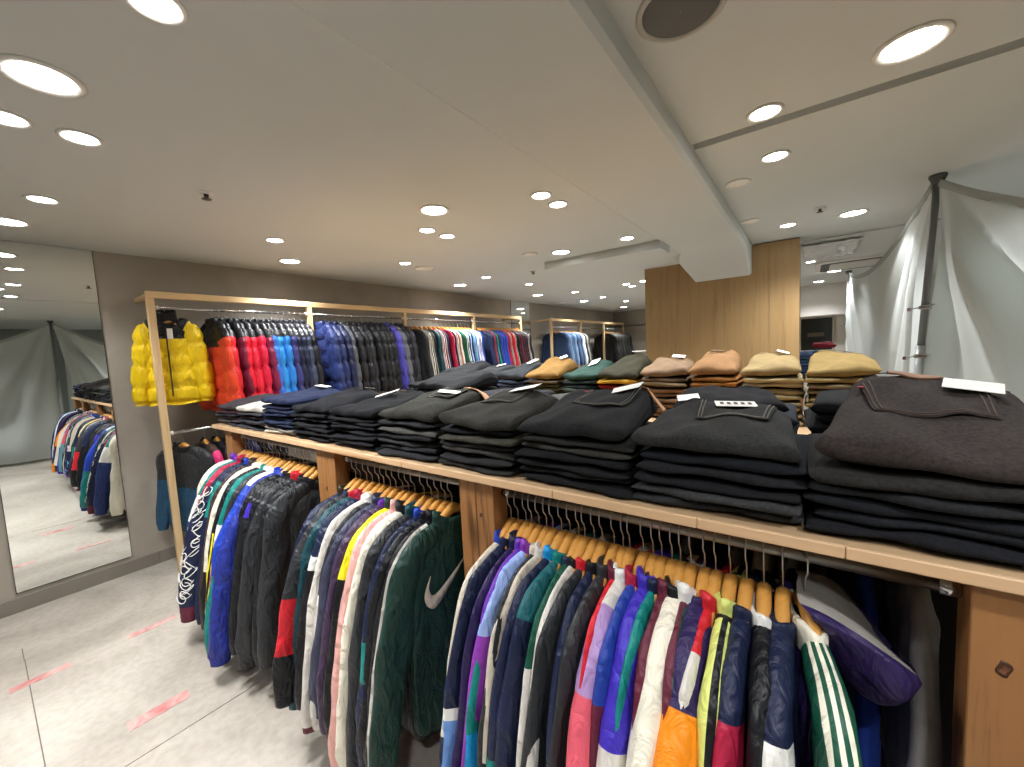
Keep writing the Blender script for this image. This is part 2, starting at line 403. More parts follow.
# crumpled plastic film under the far ceiling
rows_ = []
for i in range(15):
    r = []
    for j in range(21):
        x = 4.24 + .025*j; y = 5.45 + .075*i
        r.append((x, y, 2.562 + .008*sin(19*x+9*y) * cos(23*y-14*x) + .007*sin(61*x+37*y+2*sin(22*y))))
    rows_.append(r)
o = MB().grid(rows_).build('plastic_film', SHEET_FILM); sm = o.modifiers.new('solid', 'SOLIDIFY'); sm.thickness = .002
tag(o, 'crumpled translucent protective film hanging under the ceiling right of the oak pillar', 'plastic film')

# ------------------------------------------------------------------ island shelf
ZS = 1.20; YS0, YS1 = .955, 2.62; XS0, XS1 = 1.02, 5.45
isl = thing('display_island', 'long pine island with jeans on its top and jackets hanging below', 'display shelf', (0, 0, 0))
b = MB()
ny = 8
for j in range(ny):
    y0 = YS0 + (YS1-YS0)*j/ny; b.box(XS0, XS1, y0+.0005, YS0 + (YS1-YS0)*(j+1)/ny-.0005, ZS-.024, ZS-.0005, bev=.002)
b.build('tabletop', PINE, isl, False)
b = MB()
xs = [XS0, 1.62, 2.37, 3.05, 3.72, 4.10, 4.36, 4.66, XS1]
for i in range(len(xs)-1): b.box(xs[i]+.0005, xs[i+1]-.0005, YS0-.008, YS0, ZS-.0245, ZS, bev=.002)
b.build('edge_strip', PINE_EDGE, isl, False)
POSTS = [(1.17, 1.28), (2.355, 2.52), (3.325, 3.478), (4.527, 4.69), (5.32, 5.44)]
for (x0, x1) in POSTS:
    MB().box(x0, (x0+x1)/2-.001, .972, 1.045, 0, ZS-.0245, bev=.002).box((x0+x1)/2+.001, x1, .972, 1.045, 0, ZS-.0245, bev=.002).build('post', POSTW, isl, False)
    MB().box(x0, x1, 2.52, 2.59, 0, ZS-.0245, bev=.002).build('post', POSTW, isl, False)
MB().box(XS0+.15, XS1-.02, 1.765, 1.79, .05, ZS-.0245, bev=.002).build('divider_panel', plain('dark_panel', '241c16', .7), isl, False)
KNOTS = [(4.567, 1.032, .012), (3.421, 1.056, .006), (2.43, .98, .009), (3.40, .80, .010)]
def knot(x, z, r):
    b = MB(); rows = []
    for (k, d) in ((1.0, 0), (.97, .0012), (.55, .0016), (.5, .0008), (.05, .0012)):
        rows.append([(x + r*.75*k*cos(a) + .002*sin(3*a), .9722-d, z + r*k*1.25*sin(a)) for a in [2*pi*q/18 for q in range(18)]])
    b.grid(rows, closed=True, mfun=lambda i, j: 0 if i < 2 else 1)
    b.build('knot', [plain('knot_rim', '4a2a16', .6), plain('knot_heart', '6e4426', .55)], isl)
for kx, kz, kr in KNOTS: knot(kx, kz, kr)
ZROD = 1.128; YROD = 1.03
BAYS = [(1.285, 2.355), (2.525, 3.325), (3.48, 4.527), (4.69, 5.32)]
for (x0, x1) in BAYS:
    MB().tube([(x0, YROD, ZROD), (x1, YROD, ZROD)], .0125, 16).build('hanging_rail', STEEL, isl)
    for xx in (x0, x1-.028): MB().tube([(xx, YROD, ZROD), (xx+.028, YROD, ZROD)], .0165, 16).build('rail_socket', CHROME, isl)

# ------------------------------------------------------------------ garments
C = dict(navy='1c2440', black='17181c', royal='2442ae', indigo='4030b0', violet='6d38ae', magenta='8c3cac', peri='9db6ee', ltblue='6f9bdc', cyan='1a93d6',
  teal='14807a', tealdk='1f5f66', green='17513e', dkgreen='1c3a32', cream='ebe5d2', beige='cfc5b4', white='ecebe6', grayw='d3cec6', maroon='612236',
  crimson='ad2342', red='cb2330', pink='e8b0a9', coral='de5d6e', lilac='ac8cc0', slate='3f4258', charcoal='2e3033', yellow='e8d820', lime='d8e07c',
  orange='f48f1a', purpledk='2e2250', plum='43324c', brown='40302a', graytl='6496a2', dkteal='1c4650', blue2='25409a', stone='8f8b84', olive='3c3a2c',
  denim='4b6688', denimlt='7f93ac', denimdk='2a3a56', ice='6c92b8', hotpink='d0336e')

def spl(ctrl, n):
    """Catmull-Rom through control tuples, n samples."""
    P = [ctrl[0]] + list(ctrl) + [ctrl[-1]]; m = len(ctrl)-1; out = []
    for i in range(n):
        u = i/(n-1)*m; k = min(int(u), m-1); t = u-k; a, b_, c, d = P[k], P[k+1], P[k+2], P[k+3]
        out.append(tuple(.5*(2*q + (-p+r)*t + (2*p-5*q+4*r-s)*t*t + (-p+3*q-3*r+s)*t**3) for p, q, r, s in zip(a, b_, c, d)))
    return out

def mats_of(names, kind):
    L = []
    for n in names:
        if n not in L: L.append(n)
    return L, [cloth(C.get(n, n), kind) for n in L]
def band(t, L):
    for (e, c) in L:
        if t <= e: return c
    return L[-1][1]

def fold(a, t, ph):
    """sharp diagonal creases plus soft billows, in units of cloth amplitude"""
    r = lambda v: 1 - 2*abs(sin(v))**.7
    return .9*r(t*9+a*1.0+ph[0]+.8*sin(a*2+ph[3])) * (.4+.6*sin(t*7+ph[1])**2) + .7*r(t*15-a*1.5+ph[2]+.6*sin(t*8)) * (.3+.7*sin(a+ph[4]+t*3)**2) + .5*sin(a*3+ph[5]-t*6)

def sleeve(side, spec, R_, kind, puff, parent, thick, length=.68, splay=1.0, nr=40, ns=24):
    if puff: nr = 46
    sw = R_.uniform(-.012, .012)
    if puff: ctrl = [(.08, -.025), (.145, -.06), (.20, -.135), (.25, -.26), (.285, -.40), (.305, -.53), (.305, -.61)]; ra = [.05, .066, .080, .088, .084, .076, .056]
    else: ctrl = [(.075, -.018), (.155, -.048), (.215, -.105), (.268, -.24), (.318, -.42), (.352, -.58), (.365, -.68)]; ra = [.038, .054, .066, .069, .062, .056, .042]
    k = length / (.60 if puff else .68)
    ctrl = [(x * (splay if i > 2 else 1), z * (k if i > 1 else 1)) for i, (x, z) in enumerate(ctrl)]
    pts = spl(ctrl, nr); rr = [v[0] for v in spl([(r,) for r in ra], nr)]
    S = spec; names = [c for _, c in S['bands']] + [c for (_, _, c) in S.get('stripes', [])]
    L, M = mats_of(names, kind); rows = []; ph = [R_.uniform(0, 6.28) for _ in range(6)]
    yb = R_.uniform(-.006, .006)
    for i in range(nr):
        x, z = pts[i]; x0, z0 = pts[max(i-1, 0)]; x1, z1 = pts[min(i+1, nr-1)]
        tx, tz = x1-x0, z1-z0; l = sqrt(tx*tx+tz*tz) or 1; nx, nz = -tz/l, tx/l
        t = i/(nr-1); row = []; q = t*5.2 % 1; q = min(q, 1-q)
        pf = (1.06 - .22*exp(-(q/.12)**2) + .03*sin(ph[3]+7*t)) if puff else 1
        cuff = 0 if puff or t < .93 else 1
        for j in range(ns):
            a = 2*pi*j/ns
            w = .0018*fold(a, t*2.2, ph) if puff else .0050*fold(a, t, ph)*min(1, t*4)*(1-.7*cuff)
            r1 = rr[i]*pf + w; r2 = thick*(1.25 if t > .3 else .9+.35*t/.3)*pf*(.85 if t > .93 else 1) + w*.8
            ca, sa = cos(a), sin(a)
            row.append((side*(x + nx*r1*ca), yb*t*3 + sw*t*t + r2*sa, z + nz*r1*ca))
        rows.append(row)
    ctr = [sum(v[q] for v in rows[-1])/ns for q in range(3)]
    rows.append([tuple(c_ + (v_-c_)*.82 for c_, v_ in zip(ctr, v)) for v in rows[-1]])
    rows.append([(c0*.5+ctr[0]*.5, c1*.5+ctr[1]*.5, c2*.5+ctr[2]*.5+.03) for (c0, c1, c2) in rows[-1]])
    def mf(i, j):
        t = min(i, nr-1)/(nr-1); c = band(t, S['bands']); a = 360*(j+.5)/ns
        if a > 180: a -= 360
        if side > 0: a = a
        for (a0, a1, cc) in S.get('stripes', []):
            if a0 <= a < a1 and S.get('st0', .05) <= t <= S.get('st1', .95): c = cc
        return L.index(c)
    return MB().grid(rows, closed=True, mfun=mf).build('sleeve', M, parent)

def body(spec, R_, kind, puff, parent, thick, length=.68, nr=24, ns=36):
    if puff: nr = 44
    prof = [(0, .06), (.03, .10), (.055, .15), (.09, .19), (.16, .215), (.30, .225), (.48, .232), (.62, .235), (.665, .22), (.68, .205)]
    if puff: prof = [(0, .065), (.03, .105), (.055, .145), (.10, .175), (.17, .195), (.30, .21), (.44, .22), (.56, .23), (.60, .225), (.62, .21)]
    k = length/prof[-1][0]; prof = [(z*(k if z > .1 else 1), w) for z, w in prof]
    P = spl(prof, nr); B = spec; names = [c for _, c in B]; L, M = mats_of(names, kind); rows = []
    ph = [R_.uniform(0, 6.28) for _ in range(6)]
    for i in range(nr):
        z, w = P[i]; t = i/(nr-1); row = []
        q = z/length*5.2 % 1; q = min(q, 1-q); pf = (1.08 - .45*exp(-(q/.10)**2)) if puff else 1
        th = thick * (.75 + .55*min(1, t*3)) * pf
        for j in range(ns):
            a = 2*pi*j/ns; ca, sa = cos(a), sin(a)
            x = w*math.copysign(abs(ca)**.8, ca); y = th*math.copysign(abs(sa)**.6, sa)
            if puff: y += math.copysign(1, sa)*thick*.06*(sin(x*60+t*40+ph[0])+sin(x*37-t*70+ph[1]))*abs(sa)
            if not puff: y += (thick*.28*(sin(x*38+ph[0]+z*5) + .6*sin(x*63+ph[1]-z*11)) + .0035*fold(x*14, t, ph))*min(1, t*2)*(1 if sa > 0 else .8)
            row.append((x, y, -z + (.006*sin(x*22+ph[3]) if t > .9 else 0)))
        rows.append(row)
    rows.append([(x*.95, y*.7, z+.012) for x, y, z in rows[-1]]); rows.append([(x*.9, y*.2, z+.10) for x, y, z in rows[-1]])
    return MB().grid(rows, closed=True, mfun=lambda i, j: L.index(band(P[min(i, nr-1)][0]/length, B))).build('body', M, parent)

def collar(c, R_, kind, parent, puff=False, h=None, near=-1):
    rows = []; ns = 22; fl = R_.uniform(-.008, .008); ph = R_.uniform(0, 6)
    if h is None: h = .05 if puff else R_.choice((.030, .036, .044, .052))
    W = .078 if puff else .094
    def top(a): return 1.0 if puff else (.45 + .55*max(0, near*cos(a))**1.5)
    for (w, d, z) in [(W, .024, -.045), (W*1.04, .031, -.022), (W*1.0, .034, h*.6), (W*.97, .031, h), (W*.90, .022, h+.003), (W*.80, .016, h-.012), (W*.72, .010, -.035)]:
        rows.append([(w*cos(a), d*sin(a)*(1.25 if puff else 1) + fl*max(z, 0)*8, (z*top(a) if z > 0 else z) + (.008*sin(a) + .005*sin(3*a+ph) if z > 0 else 0)) for a in [2*pi*j/ns for j in range(ns)]])
    return MB().grid(rows, closed=True).build('collar', [cloth(C.get(c, c), kind)], parent)

def hood(c, lin_c, R_, parent, reach=.17):
    """hood lying over the back (local -y), a soft pouch with its lining showing on top"""
    rows = []; ns = 20
    for i in range(15):
        t = i/14; row = []; e = sqrt(max(0.0, 1-max(0, (t-.55)/.45)**2))
        hw = (.085 + .055*sin(pi*t*.6))*(.25+.75*e); hh = (.035 + .075*sin(pi*min(1, t*.75)))*(.2+.8*e)
        for j in range(ns):
            a = 2*pi*j/ns; top = sin(a) > 0
            z = .06 - .045*t - .075*t*t + (hh*.35*sin(a) if top else hh*1.25*sin(a)) - (.035*t*(1-cos(a)**2)*e if top else 0)
            row.append((.02 + hw*cos(a) + .004*sin(5*a+9*t), .01 - reach*t - .012*sin(2*a+3*t), z))
        rows.append(row)
    return MB().grid(rows, closed=True, mfun=lambda i, j: 1 if (2 <= j < 8 and i < 13) else 0).build('hood', [cloth(C[c], 'nylon'), cloth(C[lin_c], 'knit')], parent)

def hanger_meshes():
    b = MB(); rows = []; n = 21
    for i in range(n):
        u = -1 + 2*i/(n-1); x = .15*u; z = -.004 - .084*abs(u)**1.25; tk = .0155 - .008*abs(u)**2.0; hh = .022 - .013*abs(u)
        rows.append([(x, tk*cos(a) - .010*abs(u)**2, z + hh*math.copysign(abs(sin(a))**.7, sin(a))) for a in [2*pi*k/10 for k in range(10)]])
    b.grid(rows, closed=True); b.add(rows[0], [tuple(range(10))]); b.add(rows[-1], [tuple(reversed(range(10)))])
    bar = b.mesh('wooden_arms', HANGW)
    R0 = .0165; cz = .098; pts = [(0, 0, .012), (0, 0, .045), (-.004, 0, .056), (-.016, 0, .070), (-.0185, 0, .084)]
    for k in range(9):
        a = radians(200 - 205*k/8); pts.append((R0*1.12*cos(a), 0, cz + R0*1.05*sin(a)))
    pts.append((.018, 0, .088)); hk = MB().tube(pts, .0017, 6).mesh('hook', WIRE)
    return bar, hk
HB, HK = hanger_meshes()
HDROP = .0985 + .0165*1.05 - .0015      # rail top -> hanger origin
HPROTO = None
def hanger(loc, rz, label, group, flip=1):
    global HPROTO
    if HPROTO is None:
        HPROTO = bpy.data.objects.new('clothes_hanger', None); col.objects.link(HPROTO)
        link('wooden_arms', HB, HPROTO); link('hook', HK, HPROTO); o = HPROTO
    else: o = copy_tree(HPROTO)
    o.location = loc; o.rotation_euler = (0, 0, rz); tag(o, label, 'hanger', group); return o

GD = .046
def garment(name, label, cat, group, loc, rz, S, B, coll, kind='nylon', puff=False, thick=.02, length=.68, seed=0, S2=None, hoodc=None, splay=1.0, extra=None, sleeves=True, slen=None):
    global TH
    TH = thick; R_ = random.Random(seed); t = thing(name, label, cat, loc, rz, group)
    fix = lambda s: s if isinstance(s, dict) else dict(bands=s)
    body(B, R_, kind, puff, t, thick, length)
    sleeve(-1, fix(S), R_, kind, puff, t, thick, slen or length, splay); sleeve(1, fix(S2 or S), R_, kind, puff, t, thick, slen or length, splay)
    if coll: collar(coll, R_, kind, t, puff)
    if hoodc: hood(hoodc[0], hoodc[1], R_, t, *hoodc[2:])
    if extra: extra(t)
    return t

TH = .02
ARM = [(0, -.06), (-.05, -.16), (-.11, -.218), (-.24, -.268), (-.42, -.318), (-.58, -.352), (-.68, -.365)]
def armx(z):
    for (z0, x0), (z1, x1) in zip(ARM, ARM[1:]):
        if z1 <= z <= z0: return x0 + (x1-x0)*(z-z0)/(z1-z0)
    return -.365
def patch(t, outline, y, c, nm, x0=0, z0=0, kind='nylon', th=.002, mat=None):
    """a flat sewn-on shape on the front (local -y) of a garment"""
    n = len(outline); V = [(x0+x, y, z0+z) for x, z in outline] + [(x0+x, y-th, z0+z) for x, z in outline]
    F = [tuple(range(n)), tuple(reversed(range(n, 2*n)))] + [(i, (i+1) % n, n+(i+1) % n, n+i) for i in range(n)]
    return MB().add(V, F).build(nm, [mat or cloth(C.get(c, c), kind)], t, False)

def swoosh(t):
    up = spl([(-.075, .06), (-.085, .02), (-.07, -.012), (-.03, -.005), (.09, .06)], 20); dn = spl([(-.075, .06), (-.105, .0), (-.085, -.05), (-.04, -.048), (.09, .06)], 20)
    V = [(x, -TH*1.6-.001, z-.20) for x, z in up] + [(x, -TH*1.6-.001, z-.20) for x, z in dn]; V2 = [(x, -TH*1.6-.005, z) for x, _, z in V]
    rows = [[(x-.08, y, z) for x, y, z in r] for r in (V[:20], V2[:20], V2[20:], V[20:])]
    MB().grid(rows).build('emblem', [cloth(C['beige'], 'nylon')], t)
def trefoil(t):
    b = MB()
    for k in range(6):
        z = -.235 - .017*k; w = .055 + .012*sin(k*.9); rows = []
        for (dy, dz) in ((0, 0), (-.003, 0), (-.003, -.008), (0, -.008)):
            rows.append([(-.03 + w*u, -TH*1.6-.002+dy, z+dz - .03*u*u) for u in [-1+2*i/8 for i in range(9)]])
        b.grid(rows)
    b.build('emblem', [cloth(C['cream'], 'nylon')], t, False)
def scribble(t):
    # white squiggles printed round the outside of the near sleeve
    R_ = random.Random(5); b = MB()
    for k in range(26):
        z0 = -.10 - .0225*k; a0 = radians(R_.uniform(-75, -5)); kk = R_.choice((1, -1)); n = 12; pts = []
        for i in range(n):
            z = z0 + .022*cos(i*.62+k*2); a = a0 + .42*sin(i*.5+k)*kk
            pts.append((armx(max(-.68, z*.9))*1.12 - .076*cos(a), TH*1.42*sin(a), z))
        b.tube(pts, .0026, 5)
    b.build('printed_squiggles', [cloth(C['white'], 'nylon')], t)
def armpatch(t): patch(t, [(-.035, 0), (.035, 0), (.035, -.045), (-.035, -.045)], -TH*1.3-.003, 'teal', 'sleeve_patch', -.265, -.22)
def orangepanel(t):
    patch(t, [(-.02, 0), (.02, -.06), (.06, -.16), (.055, -.30), (.085, -.45), (-.01, -.46), (-.06, -.30), (-.05, -.16)], -TH*1.6-.002, 'orange', 'front_panel', -.12, -.20)
def chevron(t):
    patch(t, [(-.07, 0), (-.01, -.02), (.05, -.13), (.06, -.24), (.0, -.18), (-.07, -.13)], -TH*1.6-.002, 'white', 'chevron_panel', -.17, -.24)
def blackstripes(t):
    for k, x in enumerate((-.02, .02)):
        patch(t, [(x-.17, 0), (x-.158, .002), (x-.10, -.08), (x-.115, -.24), (x-.128, -.24), (x-.118, -.09)], -TH*1.6-.002-.0005*k, 'black', 'stripe', .02, -.06)

def bays():
    N = lambda *a: [(e, c) for e, c in a]
    # left island rail ------------------------------------------------ (label, sleeve, body, collar, extra kw)
    b1 = [
     ('cream jacket with violet collar', N((1, 'cream')), N((1, 'cream')), 'violet', dict(splay=.78)),
     ('teal shouldered navy jacket', N((.36, 'teal'), (.5, 'white'), (1, '2c3c70')), N((.3, 'teal'), (1, '2c3c70')), 'magenta', dict(length=.76, splay=1.06)),
     ('crimson sleeved jacket', N((.6, 'crimson'), (.86, 'navy'), (1, 'maroon')), N((1, 'navy')), 'crimson', dict(length=.74)),
     ('navy jacket with white squiggles', N((.86, 'navy'), (1, 'maroon')), N((1, 'navy')), 'navy', dict(extra=scribble, length=.80, splay=1.16, tk=.036)),
     ('navy jacket with teal sleeve panel', N((.25, 'navy'), (.45, 'teal'), (1, 'navy')), N((1, 'navy')), 'royal', {}),
     ('dark brown jacket', N((1, 'brown')), N((1, 'brown')), 'brown', {}),
     ('cream striped dark jacket', N((.65, 'cream'), (1, 'black')), N((1, 'black')), 'cream', {}),
     ('black jacket with yellow stripes', dict(bands=N((1, 'black')), stripes=[(-60, -30, 'yellow'), (-15, 0, 'yellow')], st0=.5), N((1, 'black')), 'cream', dict(length=.76)),
     ('teal, white and magenta jacket', N((.45, 'teal'), (.55, 'white'), (.7, 'hotpink'), (1, 'white')), N((1, 'teal')), 'teal', {}),
     ('dark charcoal jacket', N((1, 'charcoal')), N((1, 'charcoal')), 'white', {}),
     ('white, blue and teal jacket', N((.2, 'white'), (.6, 'royal'), (1, 'teal')), N((.2, 'white'), (1, 'royal')), 'white', dict(length=.82, splay=1.16, tk=.03)),
     ('shiny royal blue jacket', N((1, '27348c')), N((1, '27348c')), 'royal', dict(length=.86, splay=1.16, tk=.034)),
     ('black jacket with blue lining', N((1, 'black')), N((1, 'black')), 'royal', dict(splay=.95)),
     ('black jacket with teal patch', N((.3, 'black'), (.36, 'indigo'), (1, 'black')), N((1, 'black')), 'black', dict(extra=armpatch, length=.74)),
     ('plain black jacket', N((1, 'black')), N((1, 'black')), 'black', dict(splay=.9, length=.74)),
     ('black jacket with red collar', N((1, 'charcoal')), N((1, 'charcoal')), 'red', {}),
     ('black long sleeved jacket', N((1, 'black')), N((1, 'black')), 'black', dict(splay=.9, length=.74)),
     ('dark charcoal shell jacket', N((1, 'charcoal')), N((1, 'charcoal')), 'black', dict(splay=.9, length=.74)),
    ]
    b2 = [
     ('dark navy jacket with olive collar', N((.5, 'navy'), (1, 'black')), N((1, 'navy')), 'olive', {}),
     ('black jacket with red chevron', N((.55, 'charcoal'), (.74, 'red'), (1, 'black')), N((1, 'black')), 'navy', dict(splay=1.12)),
     ('dark teal jacket', N((1, 'dkteal')), N((1, 'dkteal')), 'red', dict(length=.76)),
     ('black and white panelled jacket', N((.4, 'navy'), (.45, 'white'), (1, 'black')), N((1, 'navy')), 'crimson', {}),
     ('cream sleeved jacket', N((.94, 'grayw'), (1, 'maroon')), N((1, 'slate')), 'white', dict(length=.80)),
     ('slate jacket with white lower front', N((.5, 'charcoal'), (1, 'grayw')), N((.55, 'slate'), (1, 'grayw')), 'white', dict(length=.74)),
     ('slate grey jacket', N((1, 'slate')), N((1, 'slate')), 'slate', {}),
     ('plum navy jacket with purple collar', N((1, 'plum')), N((1, 'plum')), 'violet', {}),
     ('black jacket with yellow stripe', N((.42, 'yellow'), (1, 'black')), N((1, 'black')), 'dkgreen', {}),
     ('pale pink jacket', N((1, 'pink')), N((1, 'pink')), 'pink', dict(length=.82)),
     ('cream jacket with long cream sleeve', N((.97, 'cream'), (1, 'beige')), N((1, 'cream')), 'charcoal', dict(length=.80)),
     ('dark green black jacket', N((1, 'charcoal')), N((1, 'charcoal')), 'dkteal', dict(length=.78)),
     ('navy jacket with teal band', N((.55, 'navy'), (.66, 'teal'), (1, 'navy')), N((1, 'navy')), 'royal', {}),
     ('black jacket with pink label', N((1, 'black')), N((1, 'black')), 'black', dict(length=.74)),
     ('black jacket with cream stripe', dict(bands=N((1, 'black')), stripes=[(-75, -15, 'grayw')]), N((1, 'black')), 'black', dict(length=.74)),
     ('dark green jacket with pale tick', N((1, 'dkgreen')), N((1, 'dkgreen')), 'dkgreen', dict(extra=swoosh)),
    ]
    b3 = [
     ('royal blue jacket, beige sleeve', N((.62, 'beige'), (1, 'navy')), N((1, 'royal')), 'royal', {}),
     ('navy windbreaker with pale blue cuff', N((.58, 'navy'), (.61, 'white'), (1, 'ltblue')), N((1, 'navy')), 'navy', dict(length=.70)),
     ('dark purple jacket', N((1, 'purpledk')), N((1, 'purpledk')), 'navy', {}),
     ('violet, teal and cyan windbreaker', N((.42, 'violet'), (.58, 'teal'), (1, 'cyan')), N((.4, 'violet'), (1, 'cyan')), 'violet', dict(length=.76)),
     ('periwinkle and magenta windbreaker', N((.36, 'peri'), (1, 'magenta')), N((.4, 'peri'), (1, 'magenta')), 'magenta', dict(length=.76)),
     ('black jacket', N((1, 'charcoal')), N((1, 'black')), 'beige', dict(length=.74)),
     ('cream stitched jacket', N((.62, 'beige'), (1, 'black')), N((1, 'beige')), 'grayw', {}),
     ('navy and teal windbreaker with blue collar', N((.6, 'navy'), (1, 'teal')), N((.6, 'navy'), (1, 'teal')), 'cyan', dict(length=.74)),
     ('teal edged navy jacket', N((.3, 'tealdk'), (1, 'navy')), N((1, 'navy')), 'teal', {}),
     ('forest green jacket with white underarm', N((.4, 'green'), (1, 'grayw')), N((1, 'green')), 'navy', {}),
     ('off-white long sleeved jacket', N((.88, 'grayw'), (.92, 'maroon'), (.95, 'white'), (1, 'maroon')), N((1, 'black')), 'black', dict(length=.74)),
     ('black jacket with red collar', N((1, 'charcoal')), N((1, 'charcoal')), 'red', {}),
     ('navy blue zip jacket', N((1, 'navy')), N((1, 'navy')), 'black', dict(length=.74)),
     ('maroon lined charcoal jacket', N((.8, 'charcoal'), (1, 'maroon')), N((1, 'charcoal')), 'charcoal', {}),
     ('bright red sleeved jacket', N((.7, 'red'), (1, 'crimson')), N((1, 'red')), 'maroon', {}),
     ('lilac and coral windbreaker', N((.14, 'grayw'), (.40, 'lilac'), (.58, 'coral'), (1, 'graytl')), N((1, 'lilac')), 'white', dict(length=.72, splay=1.08, tk=.028)),
     ('crimson jacket with navy stripe', N((.4, 'blue2'), (1, 'maroon')), N((1, 'crimson')), 'crimson', {}),
     ('indigo windbreaker with white sleeve band', N((.44, 'indigo'), (.60, 'grayw'), (1, 'indigo')), N((1, 'indigo')), 'indigo', dict(length=.76, splay=1.1, tk=.028)),
     ('teal and white thin jacket', N((.5, 'teal'), (1, 'white')), N((1, 'teal')), 'navy', {}),
     ('maroon long sleeved jacket', N((1, 'maroon')), N((1, 'maroon')), 'maroon', dict(length=.74)),
     ('cream jacket with black chest stripes', dict(bands=N((.86, 'cream'), (1, 'charcoal'))), N((1, 'cream')), 'black', dict(extra=blackstripes, splay=1.16, tk=.034)),
     ('maroon jacket with white piping', dict(bands=N((1, 'maroon')), stripes=[(-60, -30, 'white'), (-30, -15, 'green')]), N((1, 'maroon')), 'white', {}),
     ('purple navy jacket with orange panels', N((.34, 'purpledk'), (.60, 'orange'), (.80, 'purpledk'), (1, 'orange')), N((1, 'purpledk')), 'purpledk', dict(extra=orangepanel, length=.74, splay=1.22, tk=.040)),
     ('red shouldered white sleeved jacket', N((.2, 'red'), (1, 'grayw')), N((.25, 'red'), (1, 'navy')), 'red', dict(length=.72)),
     ('black jacket with lime yellow stripes', dict(bands=N((1, 'black')), stripes=[(-75, -30, 'lime'), (0, 45, 'lime')]), N((1, 'black')), 'lime', {}),
     ('navy jacket with two red sleeve bands', N((.31, 'navy'), (.42, 'crimson'), (.54, 'slate'), (.72, 'crimson'), (1, 'navy')), N((1, 'navy')), 'navy', {}),
     ('black hooded jacket with white collar edge', N((1, 'black')), N((1, 'black')), 'white', {}),
     ('navy jacket with white chevron panels', N((.32, 'navy'), (.45, 'white'), (.56, 'slate'), (1, 'white')), N((1, 'navy')), 'navy', dict(extra=chevron)),
     ('green striped purple hooded jacket', dict(bands=N((1, 'green')), stripes=[(-30, -15, 'cream'), (0, 15, 'cream'), (30, 45, 'cream')], st0=.0), N((1, 'purpledk')), 'cream', dict(hoodc=('purpledk', 'stone', .18), extra=trefoil)),
    ]
    P3 = [3.505 + .0275*i for i in range(15)] + [3.505 + .0275*14 + .0262*k for k in range(1, 9)]
    x = P3[-1]
    for d in (.030, .030, .030, .034, .036, .040): x += d; P3.append(x)
    P2 = [2.60 + .042*i for i in range(16)]
    P1 = [1.335 + .0545*i for i in range(18)]
    J = random.Random(11)
    P3 = [p + J.uniform(-.006, .006) for p in P3[:-4]] + P3[-4:]; P2 = [p + J.uniform(-.010, .010) for p in P2]; P1 = [p + J.uniform(-.012, .012) for p in P1]
    b4 = [('grey purple jacket', N((1, 'purpledk')), N((1, 'purpledk')), 'navy', {}), ('orange cuffed navy jacket', N((.8, 'navy'), (1, 'orange')), N((1, 'navy')), 'navy', {}),
          ('white jacket', N((1, 'white')), N((1, 'white')), 'white', {}), ('sky blue jacket', N((1, 'ltblue')), N((1, 'ltblue')), 'navy', {}), ('navy plain jacket', N((1, 'navy')), N((1, 'navy')), 'navy', {})]
    P4 = [4.78 + .085*i for i in range(5)]
    for nm, L, P, rail in (('left', b1, P1, 0), ('middle', b2, P2, 1), ('right', b3, P3, 2), ('far right', b4, P4, 3)):
        for i, (d, S, B, cl, kw) in enumerate(L):
            seed = rail*100 + i; R_ = random.Random(seed+5000); x = P[i]; rz = pi/2 + radians(R_.uniform(-3, 3))
            if nm == 'right' and i == len(L)-1: rz = pi/2 + radians(14)
            z = ZROD + .0125 - HDROP; wh = '%s from left on the %s island rail' % (ordn(i+1), nm)
            hanger((x, YROD, z), rz, 'wooden hanger ' + wh, 'hangers on the island rails')
            kw = dict(kw); tk = kw.pop('tk', None); kw.setdefault('length', .78 if rail == 0 else .72); kw['length'] += .05 if rail == 0 and kw['length'] < .8 else 0; gap = max(.022, min(P[i]-P[i-1] if i else .05, P[i+1]-P[i] if i+1 < len(P) else .05))
            garment('windbreaker_jacket', d + ', ' + wh, 'jacket', 'sports jackets on the island rails', (x, YROD, z-GD), rz, S, B, cl, thick=tk or min(.028, gap*.72), seed=seed, **kw)
    # the other side of the island, seen through the gap at the right end of the right rail
    bk = [(3.98, 'stone', 'grey'), (4.05, 'brown', 'brown'), (4.12, 'stone', 'dull grey'), (4.19, 'beige', 'beige'), (4.26, 'stone', 'grey'), (4.33, 'olive', 'olive'), (4.385, 'navy', 'navy'), (4.43, 'blue2', 'dark blue'), (4.54, 'grayw', 'pale grey')]
    isl_r = MB().tube([(3.48, 1.55, ZROD-.03), (5.32, 1.55, ZROD-.03)], .0145, 14); isl_r.build('hanging_rail', STEEL, isl)
    for i, (x, c, w) in enumerate(bk):
        z = ZROD-.03+.0145-HDROP; lab = '%s from left on the inner rail behind the right island jackets' % ordn(i+1)
        hanger((x, 1.55, z), pi/2, 'wooden hanger ' + lab, 'hangers on the inner rail')
        garment('hanging_shirt', '%s shirt, %s' % (w, lab), 'shirt', 'shirts on the inner rail', (x, 1.55, z-GD), pi/2, N((1, c)), N((1, c)), c, kind='knit', thick=.022, seed=900+i, length=.74)
bays()

